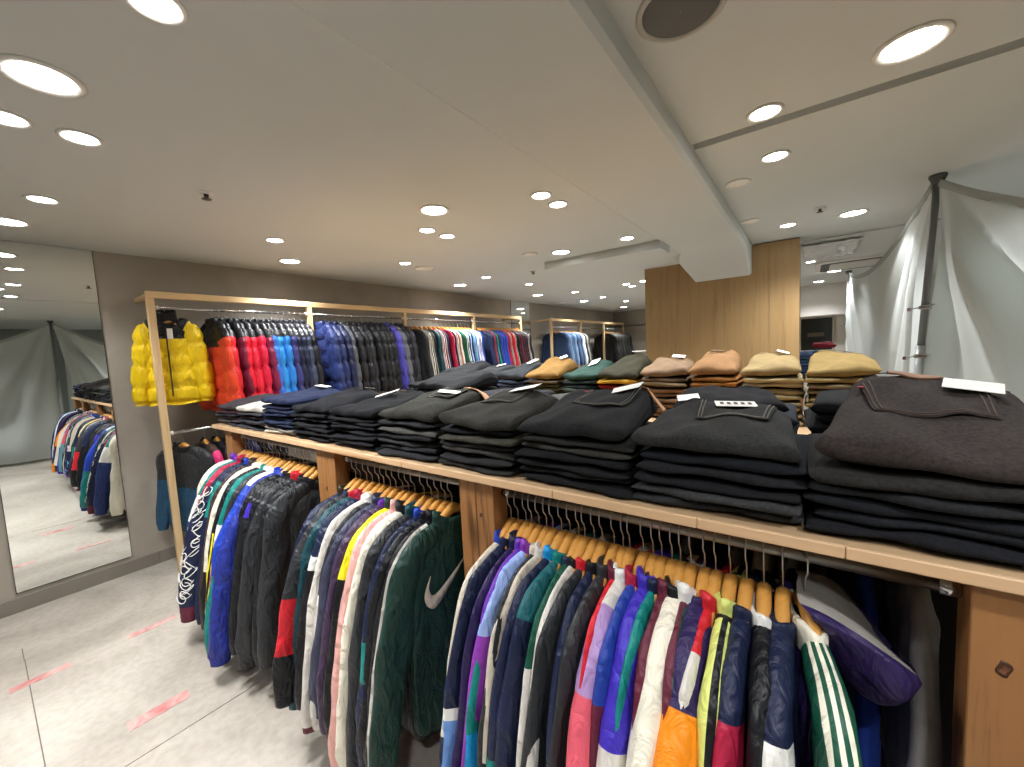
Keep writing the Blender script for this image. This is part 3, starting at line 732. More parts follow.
# ------------------------------------------------------------------ wall racks
XK = .375
def rack(name, label, ys, ztop, y_end, lower=True):
    t = thing(name, label, 'clothes rack', (XK, ys[0], 0)); Y0 = ys[0]
    for y in ys: MB().box(-.022, .022, y-Y0-.022, y-Y0+.022, 0, ztop-.05, bev=.003).build('post', RACKW_Z, t, False)
    MB().box(-.022, .022, -.022, ys[-1]-Y0+.022, ztop-.05, ztop, bev=.003).build('top_bar', RACKW_Y, t, False)
    for y in (ys[0], ys[-1]): MB().box(-XK+.001, -.022, y-Y0-.016, y-Y0+.016, ztop-.045, ztop-.012, bev=.003).build('wall_strut', RACKW_X, t, False)
    for i in range(len(ys)-1):
        a, b_ = ys[i]-Y0+.022, ys[i+1]-Y0-.022
        for z in ((ztop-.118, 1.10) if lower else (ztop-.16,)):
            r = MB().tube([(0, a, z), (0, b_, z)], .012, 14).build('hanging_rail', CHROME, t)
            MB().tube([(0, a, z), (0, a+.02, z)], .017, 14).build('rail_socket', WHITEP, r); MB().tube([(0, b_-.02, z), (0, b_, z)], .017, 14).build('rail_socket', WHITEP, r)
    return t
YK = [.84, 2.02, 3.17, 4.42, 5.60]; ZT = 2.172
rack('wall_rack', 'long ash wood wall rack holding the coloured down jackets', YK, ZT, 5.6)
YK2 = [6.62, 7.85, 9.05, 10.3]
rack('wall_rack', 'far ash wood rack against the wall beyond the mirror strip', YK2, 2.18, 10.3, False)

def wall_row():
    N = lambda *a: [(e, c) for e, c in a]; Y = []
    pd = [('orange red', 'e2472a'), ('red', 'c8222c'), ('dark maroon', '6b1c36'), ('bright red', 'd01f33'), ('bright red', 'd3243a'), ('crimson', 'c81f3c'), ('maroon', '7a2344'), ('blue', '3a68c0'), ('sky blue', '2f86cf'),
          ('bright blue', '2a78c8'), ('purple navy', '37376e'), ('dark navy', '1d2238'), ('navy', '232a44'), ('slate navy', '3a4358'), ('black', '1b1c22'),
          ('navy blue', '24305e'), ('glossy navy', '222c56'), ('dark navy', '1c2444'), ('grey', '4c4f56'), ('black', '1e1f24'), ('black', '1c1d21'), ('charcoal', '26272c'), ('black', '191a1e'), ('glossy black', '1d1d20'), ('glossy black', '202024'), ('black', '1a1a1e'), ('indigo', '4a46a0'), ('grey', '5c5e66'), ('black', '1b1b20'), ('charcoal', '2a2a30')]
    ys = [1.215 + .0508*i for i in range(15)] + [2.11 + .0690*i for i in range(15)]
    z = ZT-.118+.012-HDROP
    # face-out yellow jacket on the end strut
    yl = thing('down_jacket', 'bright yellow down jacket with black shoulders facing out at the rack end', 'jacket', (.305, .945, 1.968), radians(62), 'down jackets on the wall rack')
    R_ = random.Random(3); yl.scale = (.77, .86, 1.13)
    S = dict(bands=N((.15, 'black'), (1, 'e6c31a'))); B = N((.22, 'black'), (1, 'e6c31a'))
    body(B, R_, 'puff', True, yl, .05, .58); sleeve(-1, S, R_, 'puff', True, yl, .05, .56, .86); sleeve(1, S, R_, 'puff', True, yl, .05, .56, .86)
    collar('black', R_, 'puff', yl, True, .07)
    MB().box(-.005, .005, -.078, -.062, -.52, -.05, bev=.002).build('zipper', [BLACKP], yl, False)
    patch(yl, [(-.022, 0), (.022, 0), (.022, -.07), (-.022, -.07)], -.072, 'white', 'price_tag', .03, -.06, mat=CARD)
    patch(yl, [(.02*cos(a*.785), .016*sin(a*.785)) for a in range(8)], -.066, 'charcoal', 'chest_badge', .10, -.115)
    hanger((.33, .945, z), radians(62), 'wooden hanger holding the face-out yellow down jacket', 'hangers on the wall racks')
    # its red neighbour hanging half hidden below it
    for i, (nm, hx) in enumerate(pd):
        y = ys[i]; rz = radians(random.Random(i).uniform(-5, 5)); yoke = 'black' if i < 14 else hx
        hanger((XK, y, z), rz, 'wooden hanger, %s along the wall rack from its near end' % ordn(i+1), 'hangers on the wall racks')
        C[hx] = hx
        garment('down_jacket', '%s down jacket, %s from the near end of the wall rack' % (nm, ordn(i+2)), 'jacket', 'down jackets on the wall rack', (XK, y, z-.018), rz,
                N((.30, yoke), (1, hx)), N((.24, yoke), (1, hx)), yoke, kind='puff', puff=True, splay=.88, thick=.034 if i < 15 else .036, length=.67 + .05*random.Random(i+50).random(), seed=1200+i)
    sp = [('black', 'charcoal', 'charcoal'), ('navy and cream', 'navy', 'cream'), ('black and cream', 'black', 'beige'), ('dark teal', 'dkteal', 'dkteal'), ('red and white', 'crimson', 'white'), ('white striped navy', 'navy', 'white'),
          ('red', 'crimson', 'crimson'), ('pale grey', 'beige', 'navy'), ('cream', 'beige', 'crimson'), ('green', 'green', 'white'), ('teal', 'tealdk', 'cream'), ('navy striped', 'navy', 'peri'), ('pale blue', 'ice', 'white'), ('royal blue', 'royal', 'white'), ('blue', 'blue2', 'cream'),
          ('dark navy', 'navy', 'navy'), ('red sleeved navy', 'crimson', 'navy'), ('teal striped', 'teal', 'navy'), ('navy', 'navy', 'white'), ('bright blue', 'blue2', 'blue2'), ('blue striped', 'blue2', 'royal'), ('white lined blue', 'blue2', 'white'), ('navy', 'navy', 'red'),
          ('grey and red', 'stone', 'red'), ('red', 'red', 'red'), ('green camouflage', 'olive', 'beige'), ('black', 'black', 'black'), ('maroon', 'maroon', 'black'), ('black', 'black', 'maroon'), ('dark brown', 'brown', 'brown'), ('orange trimmed navy', 'navy', 'pink'), ('beige', 'beige', 'black'), ('black', 'black', 'black')]
    yy = [3.25 + .0755*i for i in range(15)] + [4.49 + .060*i for i in range(18)]
    for i, (nm, a, b_) in enumerate(sp):
        y = yy[i]; rz = radians(random.Random(i+77).uniform(-5, 5)); lab = '%s of those along the rack past the down jackets' % ordn(i+1)
        hanger((XK, y, z), rz, 'wooden hanger, ' + lab, 'hangers on the wall racks')
        sl = dict(bands=N((1, a)), stripes=[(120, 150, b_), (165, 180, b_)] if i % 3 == 0 else [(-180, -165, b_), (-60, -30, b_), (-15, 0, b_)] if i % 3 == 1 else [(-45, -30, b_)])
        garment('windbreaker_jacket', '%s sports jacket, %s' % (nm, lab), 'jacket', 'sports jackets on the wall rack', (XK, y, z-GD), rz, sl, N((.5, a), (.6, b_ if i % 4 == 0 else a), (1, a)), a, thick=.026, splay=.82, seed=1400+i, length=.70)
    # lower rail
    z2 = 1.10+.012-HDROP
    lowr = [('grey and blue jacket facing out', N((.5, 'charcoal'), (1, '27506e')), N((.45, 'charcoal'), (1, '27506e')), radians(24), .94),
            ('dark jacket with pink sleeve', N((.25, 'brown'), (.5, 'hotpink'), (1, 'navy')), N((1, 'navy')), 0, 1.08), ('black jacket', N((1, 'black')), N((1, 'black')), 0, 1.16), ('black jacket', N((1, 'charcoal')), N((1, 'black')), 0, 1.26),
            ('navy jacket', N((1, 'navy')), N((1, 'navy')), 0, 1.36), ('black jacket', N((1, 'black')), N((1, 'black')), 0, 1.46), ('charcoal jacket', N((1, 'charcoal')), N((1, 'charcoal')), 0, 1.56)]
    for i, (d, S, B, rz, y) in enumerate(lowr):
        lab = '%s from the near end of the lower wall rail' % ordn(i+1); x = XK - (.13 if i == 0 else 0)
        hanger((XK, y, z2), rz, 'wooden hanger ' + lab, 'hangers on the wall racks')
        garment('windbreaker_jacket', d + ', ' + lab, 'jacket', 'jackets on the lower wall rail', (XK, y, z2-.03), rz, S, B, 'black', thick=.03, splay=.78, seed=1600+i, length=.66)
    # far rack: denim jackets then black jackets
    z3 = 2.18-.16+.012-HDROP; dn = ['denimdk', 'denim', 'denimlt', 'denim', 'denim', 'denimlt', 'denimdk', 'denim', 'slate', 'denimlt', 'white', 'charcoal', 'stone', 'charcoal']
    for i, c in enumerate(dn):
        lab = '%s from the near end of the far rack' % ordn(i+1); y = 6.74 + .072*i
        hanger((XK, y, z3), 0, 'wooden hanger ' + lab, 'hangers on the far rack')
        w = {'denimdk': 'dark denim', 'denim': 'blue denim', 'denimlt': 'pale denim', 'slate': 'slate', 'white': 'white', 'charcoal': 'charcoal', 'stone': 'grey'}[c]
        garment('denim_jacket', '%s jacket, %s' % (w, lab), 'jacket', 'jackets on the far rack', (XK, y, z3-.03), 0, N((1, c)), N((1, c)), c, kind='denim', thick=.03, splay=.82, seed=1700+i, length=.64)
    for i in range(12):
        lab = '%s black one from the pillar side of the far rack' % ordn(12-i); y = 9.14 + .094*i; c = ('black', 'olive', 'black', 'charcoal')[i % 4]
        if abs(y-9.05) < .05: y -= .02
        hanger((XK, y, z3), 0, 'wooden hanger, holding the ' + lab, 'hangers on the far rack')
        garment('leather_jacket', 'dark jacket, ' + lab, 'jacket', 'jackets on the far rack', (XK, y, z3-.03), 0, N((1, c)), N((1, c)), c, kind='nylon', thick=.04, splay=.82, seed=1800+i, length=.72)
wall_row()
t = MB().tube([(.03, YF-.04, 2.11), (2.6, YF-.04, 2.11)], .012, 10)
for x in (.2, 1.4, 2.55): t.tube([(x, YF-.04, 2.11), (x, YF, 2.11)], .008, 8)
tag(t.build('wall_rail', STEEL), 'thin metal rail along the far grey wall beside the oak pillar', 'rail')

# ------------------------------------------------------------------ folded jeans
def folded(w, d, t, seed, R_, hump=0.0, tilt=0.0, taper=0.0, shift=0.0):
    """folded garment: w along x, d along y (front edge at y=0), thickness t; returns (mb, height function)"""
    ph = [R_.uniform(0, 6.28) for _ in range(6)]; hw, hd = w/2, d/2; n1, n2 = 34, 40
    half = [-sin(pi/2*(-1+2*k/20)) for k in range(20)]; sect = []
    for k, c_ in enumerate(half + [-v for v in half]):
        ca_ = abs(c_)**(1/.42); sz = sqrt(max(0, 1-ca_*ca_))**.55 * (1 if k < 20 else -1); sect.append((c_, sz, atan2(sz, c_)))
    def prof(bx): return max(0.0, 1-abs(bx)**9)**.35
    def zoff(x, y, k=1.0):
        q = min(1.0, max(0, y/d)); q = q if q < .86 else .86 - (q-.86)*1.6
        return .0035*sin(x*9+ph[0]) + .003*sin(y*11+ph[1]+x*6) + k*(hump*q**1.1/.85*(1-.45*abs(x/hw)**4.0) + tilt*x + (.009*sin(x*17+ph[2])*sin(y*13+ph[3]) + .0035*sin(x*41+y*30+ph[0]) + .0025*(1-2*abs(sin(x*26-y*19+ph[1]))) if hump else 0))
    rows = []
    for i in range(n1+1):
        bx = -1 + 2*i/n1; bx = math.copysign(abs(bx)**.75, bx); x = bx*hw; row = []
        ez = .30 + .70*prof(bx)
        for j in range(n2):
            cy, cz, a = sect[j]
            front = max(0, -cy)**6
            y = hd + cy*hd*(1 - .03*abs(bx)**4) + .004*sin(x*24+ph[2])*front + .0025*sin(x*61+ph[3])*front
            pinch = 1 - .0*front
            z = t/2 + cz*t/2*ez*pinch + .0022*sin(x*33+ph[4]+a*2)
            qy = min(1, max(0, y/d)); x2 = x*(1-taper*qy) + shift*qy
            row.append((x2 + .003*sin(a*2+ph[5])*abs(bx)**6, y, z + zoff(x, y, .12 + .88*min(1, max(0, z/t)))))
        rows.append(row)
    b = MB().grid(rows, closed=True); b.add(rows[0], [tuple(range(n2))]); b.add(rows[-1], [tuple(reversed(range(n2)))])
    def H(x, y):
        q = abs((y-hd)/hd); qy = min(1, max(0, y/d)); x = (x-shift*qy)/(1-taper*qy); bx = min(1, abs(x/hw)); ca = min(1, q)**(1/.42); sa = sqrt(max(0, 1-ca*ca))
        return t/2 + t/2*(sa**.55)*(.30+.70*prof(bx)) + zoff(x, y) + .0022
    return b, H

def conform(H, pts_fn, nu, nv, lift, mat, name, parent, th=.002, skirt=True):
    up = [[(lambda p: (p[0], p[1], H(p[0], p[1]) + lift + th))(pts_fn(i/nu, j/nv)) for j in range(nv+1)] for i in range(nu+1)]
    dn = [[(x, y, z-th-(lift*.9 if skirt else 0)) for x, y, z in r] for r in up]
    b = MB().grid(up)
    edge = [up[0], dn[0]], [dn[-1], up[-1]], [[r[0] for r in dn], [r[0] for r in up]], [[r[-1] for r in up], [r[-1] for r in dn]]
    for e in edge: b.grid(list(e))
    return b.build(name, mat, parent)

def stack(x0, x1, y0, depth, where, items, noun='jeans', top=None, kind='denim', zb=ZS, seed=0, jit=.010, group=None, t=.03):
    R_ = random.Random(seed+300); w = x1-x0; z = zb + .001; n = len(items)
    for i, it in enumerate(items):
        hx, desc = it[0], it[1]; th = it[2] if len(it) > 2 else t
        istop = i == n-1; tp = top if istop else None
        W = w*(1.01 - .05*R_.random()); hump = (tp or {}).get('hump', 0)
        b, H = folded(W, depth*(1-.03*R_.random()), th, seed*50+i, R_, hump=hump, tilt=(tp or {}).get('tilt', 0), taper=(tp or {}).get('taper', .16 if tp else 0), shift=(tp or {}).get('shift', 0))
        pos = 'topmost' if istop else ('lowest' if i == 0 else ordn(n-i) + ' from top')
        lab = '%s folded %s, %s of %s' % (desc, noun, pos, where)
        loc = ((x0+x1)/2 + R_.uniform(-jit, jit), y0 + R_.uniform(-jit, jit), z); rz = radians(R_.uniform(-2.6, 2.6) + (tp or {}).get('rz', 0))
        k = it[3] if len(it) > 3 else kind
        o = thing('folded_' + noun.replace(' ', '_'), lab, noun, loc, rz, group or 'folded jeans on the front row of the island')
        m = cloth(hx, k); b.build('folded_cloth', [m], o)
        if tp:
            ca = cos(0)
            if tp.get('pocket'):
                px, py, pw, ph_ = tp['pocket']
                def pk(u, v): # u across, v from opening (back) to tip (front)
                    xx = px + (u-.5)*pw*(1-.12*v); yy = py + ph_*(1-v) - ph_*.16*v*(1-abs(2*u-1))
                    return xx, yy
                conform(H, pk, 14, 12, .0006, m, 'back_pocket', o, .0016)
                st = cloth(tp.get('stitch', '7c766e'), 'chino'); sb = MB()
                for off in (.006, .014):
                    ln = []
                    for (u, v) in [(0+off*6, q/8) for q in range(9)] + [(off*6 + (1-off*12)*q/8, 1-off*5) for q in range(9)] + [(1-off*6, 1-q/8) for q in range(9)]:
                        x, y = pk(u, min(v, 1-off*5)); ln.append((x, y, H(x, y)+.0030))
                    sb.tube(ln, .0016, 5)
                sb.build('pocket_stitching', st, o)
                if tp.get('tab'):
                    x, y = pk(0.0, .12); zt = H(x, y)
                    MB().box(x-.006, x+.006, y-.012, y+.004, zt+.003, zt+.0065, bev=.001).build('red_tab', REDTAB, o, False)
            if tp.get('patch'):
                px, py, pw, ph_ = tp['patch']
                conform(H, lambda u, v: (px+(u-.5)*pw, py+(v-.5)*ph_), 5, 3, .002, LEATHER_TAN if tp.get('tan') else LEATHER, 'waist_patch', o)
            if tp.get('seam', True):
                sb = MB(); yb = depth*.80
                sb.tube([(xx, yb+.004*sin(xx*20), H(xx, yb)+.0012) for xx in [(tp.get('shift', 0)*.8) + (-W*.40 + W*.80*q/14)*(1-.8*tp.get('taper', .16)) for q in range(15)]], .0013, 5)
                sb.build('seam', m, o)
            if tp.get('tag'):
                px, py, pw, ph_, ang = tp['tag']; c_, s_ = cos(radians(ang)), sin(radians(ang))
                f = lambda u, v: (px + (u-.5)*pw*c_ - (v-.5)*ph_*s_, py + (u-.5)*pw*s_ + (v-.5)*ph_*c_)
                gx = (H(px+.02, py)-H(px-.02, py))/.04; gy = min(.6, max(-.3, (H(px, py+.01)-H(px, py-.03))/.04)); z0 = H(px, py)
                HT = lambda x, y: z0 + gx*(x-px) + gy*(y-py)
                tg = conform(HT, f, 4, 3, .011, CARD, 'price_tag', o, .001, False)
                if tp.get('print'):
                    pb = MB()
                    for q in range(5):
                        u0 = .12 + .17*q; rows = [[(lambda p: (p[0], p[1], HT(p[0], p[1])+.0132))(f(u, v)) for v in (.3, .5, .72)] for u in (u0, u0+.09)]
                        pb.grid(rows)
                    pb.build('printed_lines', INK, tg, False)
        z += th*.93 + .0005
    return z

def jeans():
    F = lambda c, d, *a: (c, d) + a
    bk, ch, wa, dg, br = '1a1b1e', '2a2b2d', '3a3a3a', '333436', '2a2022'
    y0, dp = .975, .37
    fr = lambda n: 'the %s front stack from left' % ordn(n)
    stack(1.03, 1.375, y0, dp, fr(1), [F('3a3a3e', 'dark grey'), F('4a4448', 'grey'), F('38282e', 'maroon grey'), F('33333a', 'charcoal'), F('402a2e', 'dark maroon'), F('2a2428', 'dark brown', .034)], 'jeans', dict(hump=.04), 'denim', seed=1, t=.021)
    stack(1.395, 1.735, y0, dp, fr(2), [F('3c3e44', 'slate'), F('3a2a2e', 'maroon'), F('34363c', 'dark slate'), F('32282a', 'brown grey'), F('3c3c40', 'charcoal'), F('a9a49a', 'pale grey', .04)], 'jeans', dict(hump=.05, rz=6), seed=2, t=.021)
    stack(1.755, 2.10, y0, dp, fr(3), [F('b5ab98', 'cream', .02), F('6f6c68', 'grey', .022), F('2b3348', 'slate blue'), F('222a42', 'navy'), F('273048', 'faded navy'), F('1d2540', 'dark navy'), F('20263c', 'navy'), F('1c2136', 'dark navy'), F('1f2740', 'navy blue', .042)], 'jeans', dict(hump=.03, tag=(-.02, .30, .09, .05, 15)), seed=3, t=.021)
    stack(2.125, 2.475, y0, dp, fr(4), [F(bk, 'black')] * 6 + [F('15161a', 'jet black', .042)], 'jeans', dict(hump=.05, tag=(.06, .33, .05, .03, 50), seam=True), seed=4, t=.024)
    stack(2.495, 2.84, y0, dp, fr(5), [F(bk, 'black')] * 7 + [F('151618', 'jet black', .042)], 'jeans', dict(hump=.045, tag=(.02, .20, .11, .035, 40)), seed=5, t=.021)
    stack(2.865, 3.20, y0, dp, fr(6), [F(ch, 'charcoal'), F('26272a', 'dark charcoal'), F(dg, 'washed black'), F('1f2022', 'black'), F('4b4a47', 'faded grey'), F(ch, 'charcoal'), F('34342f', 'washed charcoal', .048)], 'jeans',
          dict(hump=.06, pocket=(.02, .17, .14, .13), tag=(.03, .24, .10, .05, 35), patch=(.10, .33, .12, .035), tan=True, stitch='8d887e'), seed=6, t=.025)
    stack(3.225, 3.56, y0, dp, fr(7), [F('2c2c2b', 'charcoal'), F('2a2a2c', 'dark charcoal'), F('3b3a38', 'faded charcoal'), F('28292a', 'black'), F('414038', 'washed grey'), F('1a1b1f', 'black'), F('33322e', 'washed black', .05)], 'jeans',
          dict(hump=.05, pocket=(-.02, .16, .17, .13), tag=(.03, .28, .11, .07, 8), stitch='87827a'), seed=7, t=.025)
    stack(3.58, 3.935, y0, dp, fr(8), [F('1c1d1f', 'black'), F('202124', 'black'), F('1d1e20', 'black'), F(bk, 'black'), F('3a3935', 'faded grey'), F('2b2b2b', 'charcoal'), F('242526', 'washed black', .05)], 'jeans',
          dict(hump=.075, pocket=(.03, .15, .19, .14), tag=(.07, .29, .10, .05, 2), tab=True, patch=(.12, .325, .12, .03), tan=True, stitch='8d887e'), seed=8, t=.0245)
    stack(3.945, 4.30, y0, dp, fr(9), [F('2f3032', 'charcoal', .028), F('3a3b3c', 'faded grey', .028), F('1d1e21', 'black', .025), F('232427', 'black', .028), F('1b1d22', 'blue black', .028), F('313131', 'washed black', .048)], 'jeans',
          dict(hump=.045, pocket=(.03, .16, .19, .13), tag=(.03, .26, .10, .06, 14), print=True, stitch='8f8a82'), seed=9, t=.034)
    stack(4.302, 4.70, y0, dp+.03, fr(10), [F('1b1c20', 'black', .028), F('1e2024', 'black', .028), F('1b1d21', 'black', .028), F('262729', 'washed black', .030), F('2b2a29', 'charcoal', .036), F('3a3432', 'brown black', .055)], 'jeans',
          dict(hump=.095, tilt=-.08, taper=.30, shift=.035, pocket=(.0, .14, .20, .15), tag=(.075, .25, .085, .06, -14), tab=True, patch=(.0, .33, .09, .03), stitch='76655e'), seed=10, t=.034)
    stack(4.73, 5.07, y0, dp, 'the front stack right of the camera', [F(bk, 'black')] * 3 + [F(ch, 'charcoal')] * 3, 'jeans', dict(hump=.04), seed=11, t=.034)
    stack(5.09, 5.42, y0, dp, 'the front stack at the far right end', [F(bk, 'black')] * 3 + [F('1d2540', 'dark navy')] * 3, 'jeans', dict(hump=.04), seed=12, t=.034)
    # middle row
    g = 'folded jeans on the middle row'
    stack(2.42, 2.86, 1.46, .36, 'the middle row behind the fifth front stack', [F(bk, 'black')] * 7 + [F('1d1e20', 'black', .05)], 'jeans', dict(hump=.05, rz=-8), seed=21, group=g)
    stack(2.90, 3.25, 1.48, .36, 'the middle row behind the sixth front stack', [F(ch, 'charcoal')] * 5 + [F('26262a', 'charcoal', .05)], 'jeans', dict(hump=.0), seed=22, group=g)
    stack(3.28, 3.62, 1.48, .36, 'the middle row behind the seventh front stack', [F(ch, 'charcoal')] * 5 + [F('4a4a48', 'faded grey', .04)], 'jeans', dict(hump=.0), seed=23, group=g)
    stack(3.93, 4.27, 1.44, .36, 'the middle row behind the ninth front stack', [F(bk, 'black')] * 5 + [F('2c3036', 'blue grey', .036), F('1b1c1f', 'crumpled black', .036)], 'jeans', dict(hump=.03, tag=(-.12, .06, .07, .07, 10), rz=6), seed=24, group=g, t=.026)
    stack(4.31, 4.62, 1.44, .36, 'the middle row left of the brown black pair', [F(bk, 'black')] * 6 + [F('191a1d', 'black', .045)], 'jeans', dict(hump=.0, patch=(.0, .07, .12, .035), tan=True), seed=25, group=g)
    # coloured trousers on the back row
    g = 'folded trousers on the back row'; y = 2.16; d = .36
    br = lambda n: 'the %s back stack' % n
    T = 'trousers'
    stack(1.98, 2.27, y, d, br('leftmost black'), [F(bk, 'black')] * 9 + [F('1c1d20', 'black', .05)], T, dict(hump=.06, tag=(.02, .26, .06, .05, 30)), 'chino', seed=31, group=g, t=.026)
    stack(2.29, 2.53, y, d, br('charcoal'), [F('1f2226', 'charcoal')] * 9 + [F('26292c', 'charcoal', .05)], T, dict(hump=.05, tag=(.0, .26, .07, .05, 20)), 'chino', seed=32, group=g, t=.024)
    stack(2.55, 2.79, y, d, br('navy'), [F('1a1f2c', 'black navy')] * 5 + [F('1d2536', 'navy'), F('2c3850', 'faded navy'), F('34425c', 'slate blue'), F('23282c', 'charcoal', .05)], T, dict(hump=.06, tag=(.03, .25, .07, .06, 60)), 'chino', seed=33, group=g, t=.027)
    stack(2.81, 3.05, y, d, br('olive brown'), [F('3c3a22', 'olive')] * 4 + [F('4a472c', 'olive'), F('43402a', 'dark olive'), F('4f4a2e', 'olive'), F('4a3d22', 'brown olive'), F('8a662c', 'mustard brown', .05)], T, dict(hump=.09, tag=(.03, .27, .05, .05, 40)), 'chino', seed=34, group=g, t=.027)
    stack(3.07, 3.30, y, d, br('dark green'), [F('2b342c', 'grey green')] * 4 + [F('333c34', 'grey green'), F('2a352e', 'dark green'), F('1c2f2c', 'teal green'), F('1c3330', 'teal green'), F('22463c', 'forest green', .05)], T, dict(hump=.06, tag=(.0, .22, .06, .08, 5)), 'chino', seed=35, group=g, t=.026)
    stack(3.32, 3.555, y, d, br('red and yellow'), [F('6f7a60', 'sage')] * 3 + [F('b09070', 'tan'), F('8a9a78', 'sage green'), F('57705c', 'green'), F('9a2420', 'red', .03), F('d8a22c', 'yellow', .03), F('383620', 'dark olive', .05)], T, dict(hump=.09, tag=(.02, .30, .08, .03, 5)), 'chino', seed=36, group=g, t=.026)
    stack(3.565, 3.805, y, d, br('taupe'), [F('8b6a4e', 'brown')] * 4 + [F('8d6e54', 'brown tan'), F('a07650', 'tan'), F('8a7456', 'taupe'), F('7e664e', 'dark taupe'), F('a08468', 'taupe', .05)], T, dict(hump=.05, tag=(.03, .25, .07, .04, 0)), 'chino', seed=37, group=g, t=.029)
    stack(3.82, 4.035, y, d, br('caramel'), [F('6a4a34', 'dark brown')] * 4 + [F('7c5636', 'brown'), F('a06a34', 'caramel'), F('b0742f', 'orange tan'), F('a87038', 'caramel'), F('b08458', 'camel', .05)], T, dict(hump=.08, tag=(-.01, .25, .06, .06, 20)), 'chino', seed=38, group=g, t=.029)
    stack(4.05, 4.285, y, d, br('beige'), [F('c0ac80', 'beige')] * 5 + [F('ccb484', 'pale beige'), F('c8b68c', 'beige'), F('d2bc8c', 'cream beige'), F('b49c6c', 'khaki beige', .05)], T, dict(hump=.06, tag=(.04, .26, .05, .07, 0)), 'chino', seed=39, group=g, t=.029)
    stack(4.30, 4.55, y, d, br('khaki'), [F('a89468', 'khaki')] * 5 + [F('a08e68', 'taupe khaki'), F('9a8866', 'taupe khaki'), F('b09864', 'khaki'), F('a88e56', 'golden khaki', .05)], T, dict(hump=.05, tag=(.0, .34, .06, .03, 0)), 'chino', seed=40, group=g, t=.029)
jeans()

# ------------------------------------------------------------------ far table with blue jeans and a red folded shirt, dark picture
t = thing('display_table', 'small wooden table with blue jeans beyond the oak pillar', 'table', (4.5, 5.9, 0))
MB().box(-.32, .32, -.05, .75, 1.05, 1.09, bev=.003).build('tabletop', PINE, t, False)
for sx in (-.28, .24):
    for sy in (-.01, .67): MB().box(sx, sx+.04, sy, sy+.04, 0, 1.05, bev=.003).build('leg', POSTW, t, False)
gb = 'blue jeans on the far table'
stack(4.20, 4.47, 5.9, .36, 'the left pile on the far table', [('35496a', 'blue'), ('2d405f', 'dark blue'), ('40587c', 'blue'), ('34486c', 'dark blue'), ('4a648a', 'faded blue'), ('38506f', 'blue'), ('425a7e', 'blue'), ('50688c', 'pale blue', .04)], 'jeans', dict(hump=.03), zb=1.09, seed=51, group=gb, t=.04)
stack(4.50, 4.78, 5.92, .36, 'the right pile on the far table', [('35496a', 'blue'), ('2d405f', 'dark blue'), ('40587c', 'blue'), ('34486c', 'dark blue'), ('4a648a', 'faded blue'), ('38506f', 'blue'), ('5a7296', 'pale blue', .04)], 'jeans', dict(hump=.02), zb=1.09, seed=52, group=gb, t=.042)
stack(4.34, 4.56, 5.93, .26, 'the pile on the far table', [('a8283c', 'red', .05)], 'shirt', dict(hump=.02, tag=(.02, .10, .07, .06, 10), seam=False), 'chino', zb=1.455, seed=53, group='folded red shirt')
t = thing('picture_frame', 'dark framed picture on the far white wall right of the oak pillar', 'picture', (4.45, YF-.03, 1.30))
MB().box(-.27, .25, .0, .012, 0, .66).build('picture', [GLASSDARK], t, False)
fr = MB()
for (a, b_, c_, d_) in ((-.31, -.27, -.04, .70), (.25, .29, -.04, .70), (-.27, .25, .66, .70), (-.27, .25, -.04, 0)): fr.box(a, b_, -.012, .026, c_, d_, bev=.003)
fr.build('frame', plain('pale_frame', 'b9b2a2', .5), t, False)
MB().box(-.16, .12, -.003, .0, .28, .36, bev=.001).build('pale_motif', plain('picture_motif', '5d5648', .6), t, False)

# ------------------------------------------------------------------ sheets hung on tension poles
def pole(px, py, tx, ty, lab, rad=.019, clamps=(1.43, 1.75)):
    t = thing('tension_pole', lab, 'pole', (px, py, 0)); dx, dy = tx-px, ty-py; H_ = ZR-.001
    at = lambda z: (dx*z/H_, dy*z/H_, z)
    MB().tube([at(.02), at(1.5)], rad*1.25, 14).build('lower_tube', plain('pole_grey', '9a9c9a', .4, .3), t)
    MB().tube([at(1.5), at(H_-.05)], rad, 14).build('upper_tube', plain('pole_dark_grey', '77797a', .4, .3), t)
    MB().lathe([(.001, H_), (.042, H_), (.044, H_-.012), (.034, H_-.035), (.022, H_-.055), (rad, H_-.06)], 20, 0, (dx, dy, 0)).build('top_pad', plain('pad_dark', '4c5050', .6), t)
    MB().lathe([(.001, .001), (.05, .001), (.05, .012), (.03, .03), (rad*1.2, .035)], 20).build('foot_pad', plain('pad_dark', '4c5050', .6), t)
    for z in clamps:
        x, y, _ = at(z); b = MB().box(x-.032, x+.032, y-.03, y+.03, z-.014, z+.014, bev=.005)
        b.tube([(x-.03, y-.02, z), (x-.075, y-.05, z-.01)], .005, 8); b.tube([(x+.02, y-.03, z), (x+.03, y-.07, z+.012)], .006, 8); b.lathe([(.001, .012), (.012, .01), (.012, -.01), (.001, -.012)], 10, 0, (x-.08, y-.052, z-.01))
        b.build('clamp', CHROME, t, False)
    return t
pole(4.835, 3.77, 4.957, 3.768, 'grey telescopic tension pole with clamps carrying the two grey sheets')
pole(4.79, 8.24, 4.80, 8.24, 'farther grey tension pole at the far end of the left sheet', clamps=(1.3, 1.75))
pole(7.0, .97, 7.0, .97, 'tension pole right of the camera seen only in the wall mirror', clamps=())
pole(7.1, -2.7, 7.1, -2.7, 'tension pole behind the camera at the end of the sheets', clamps=())

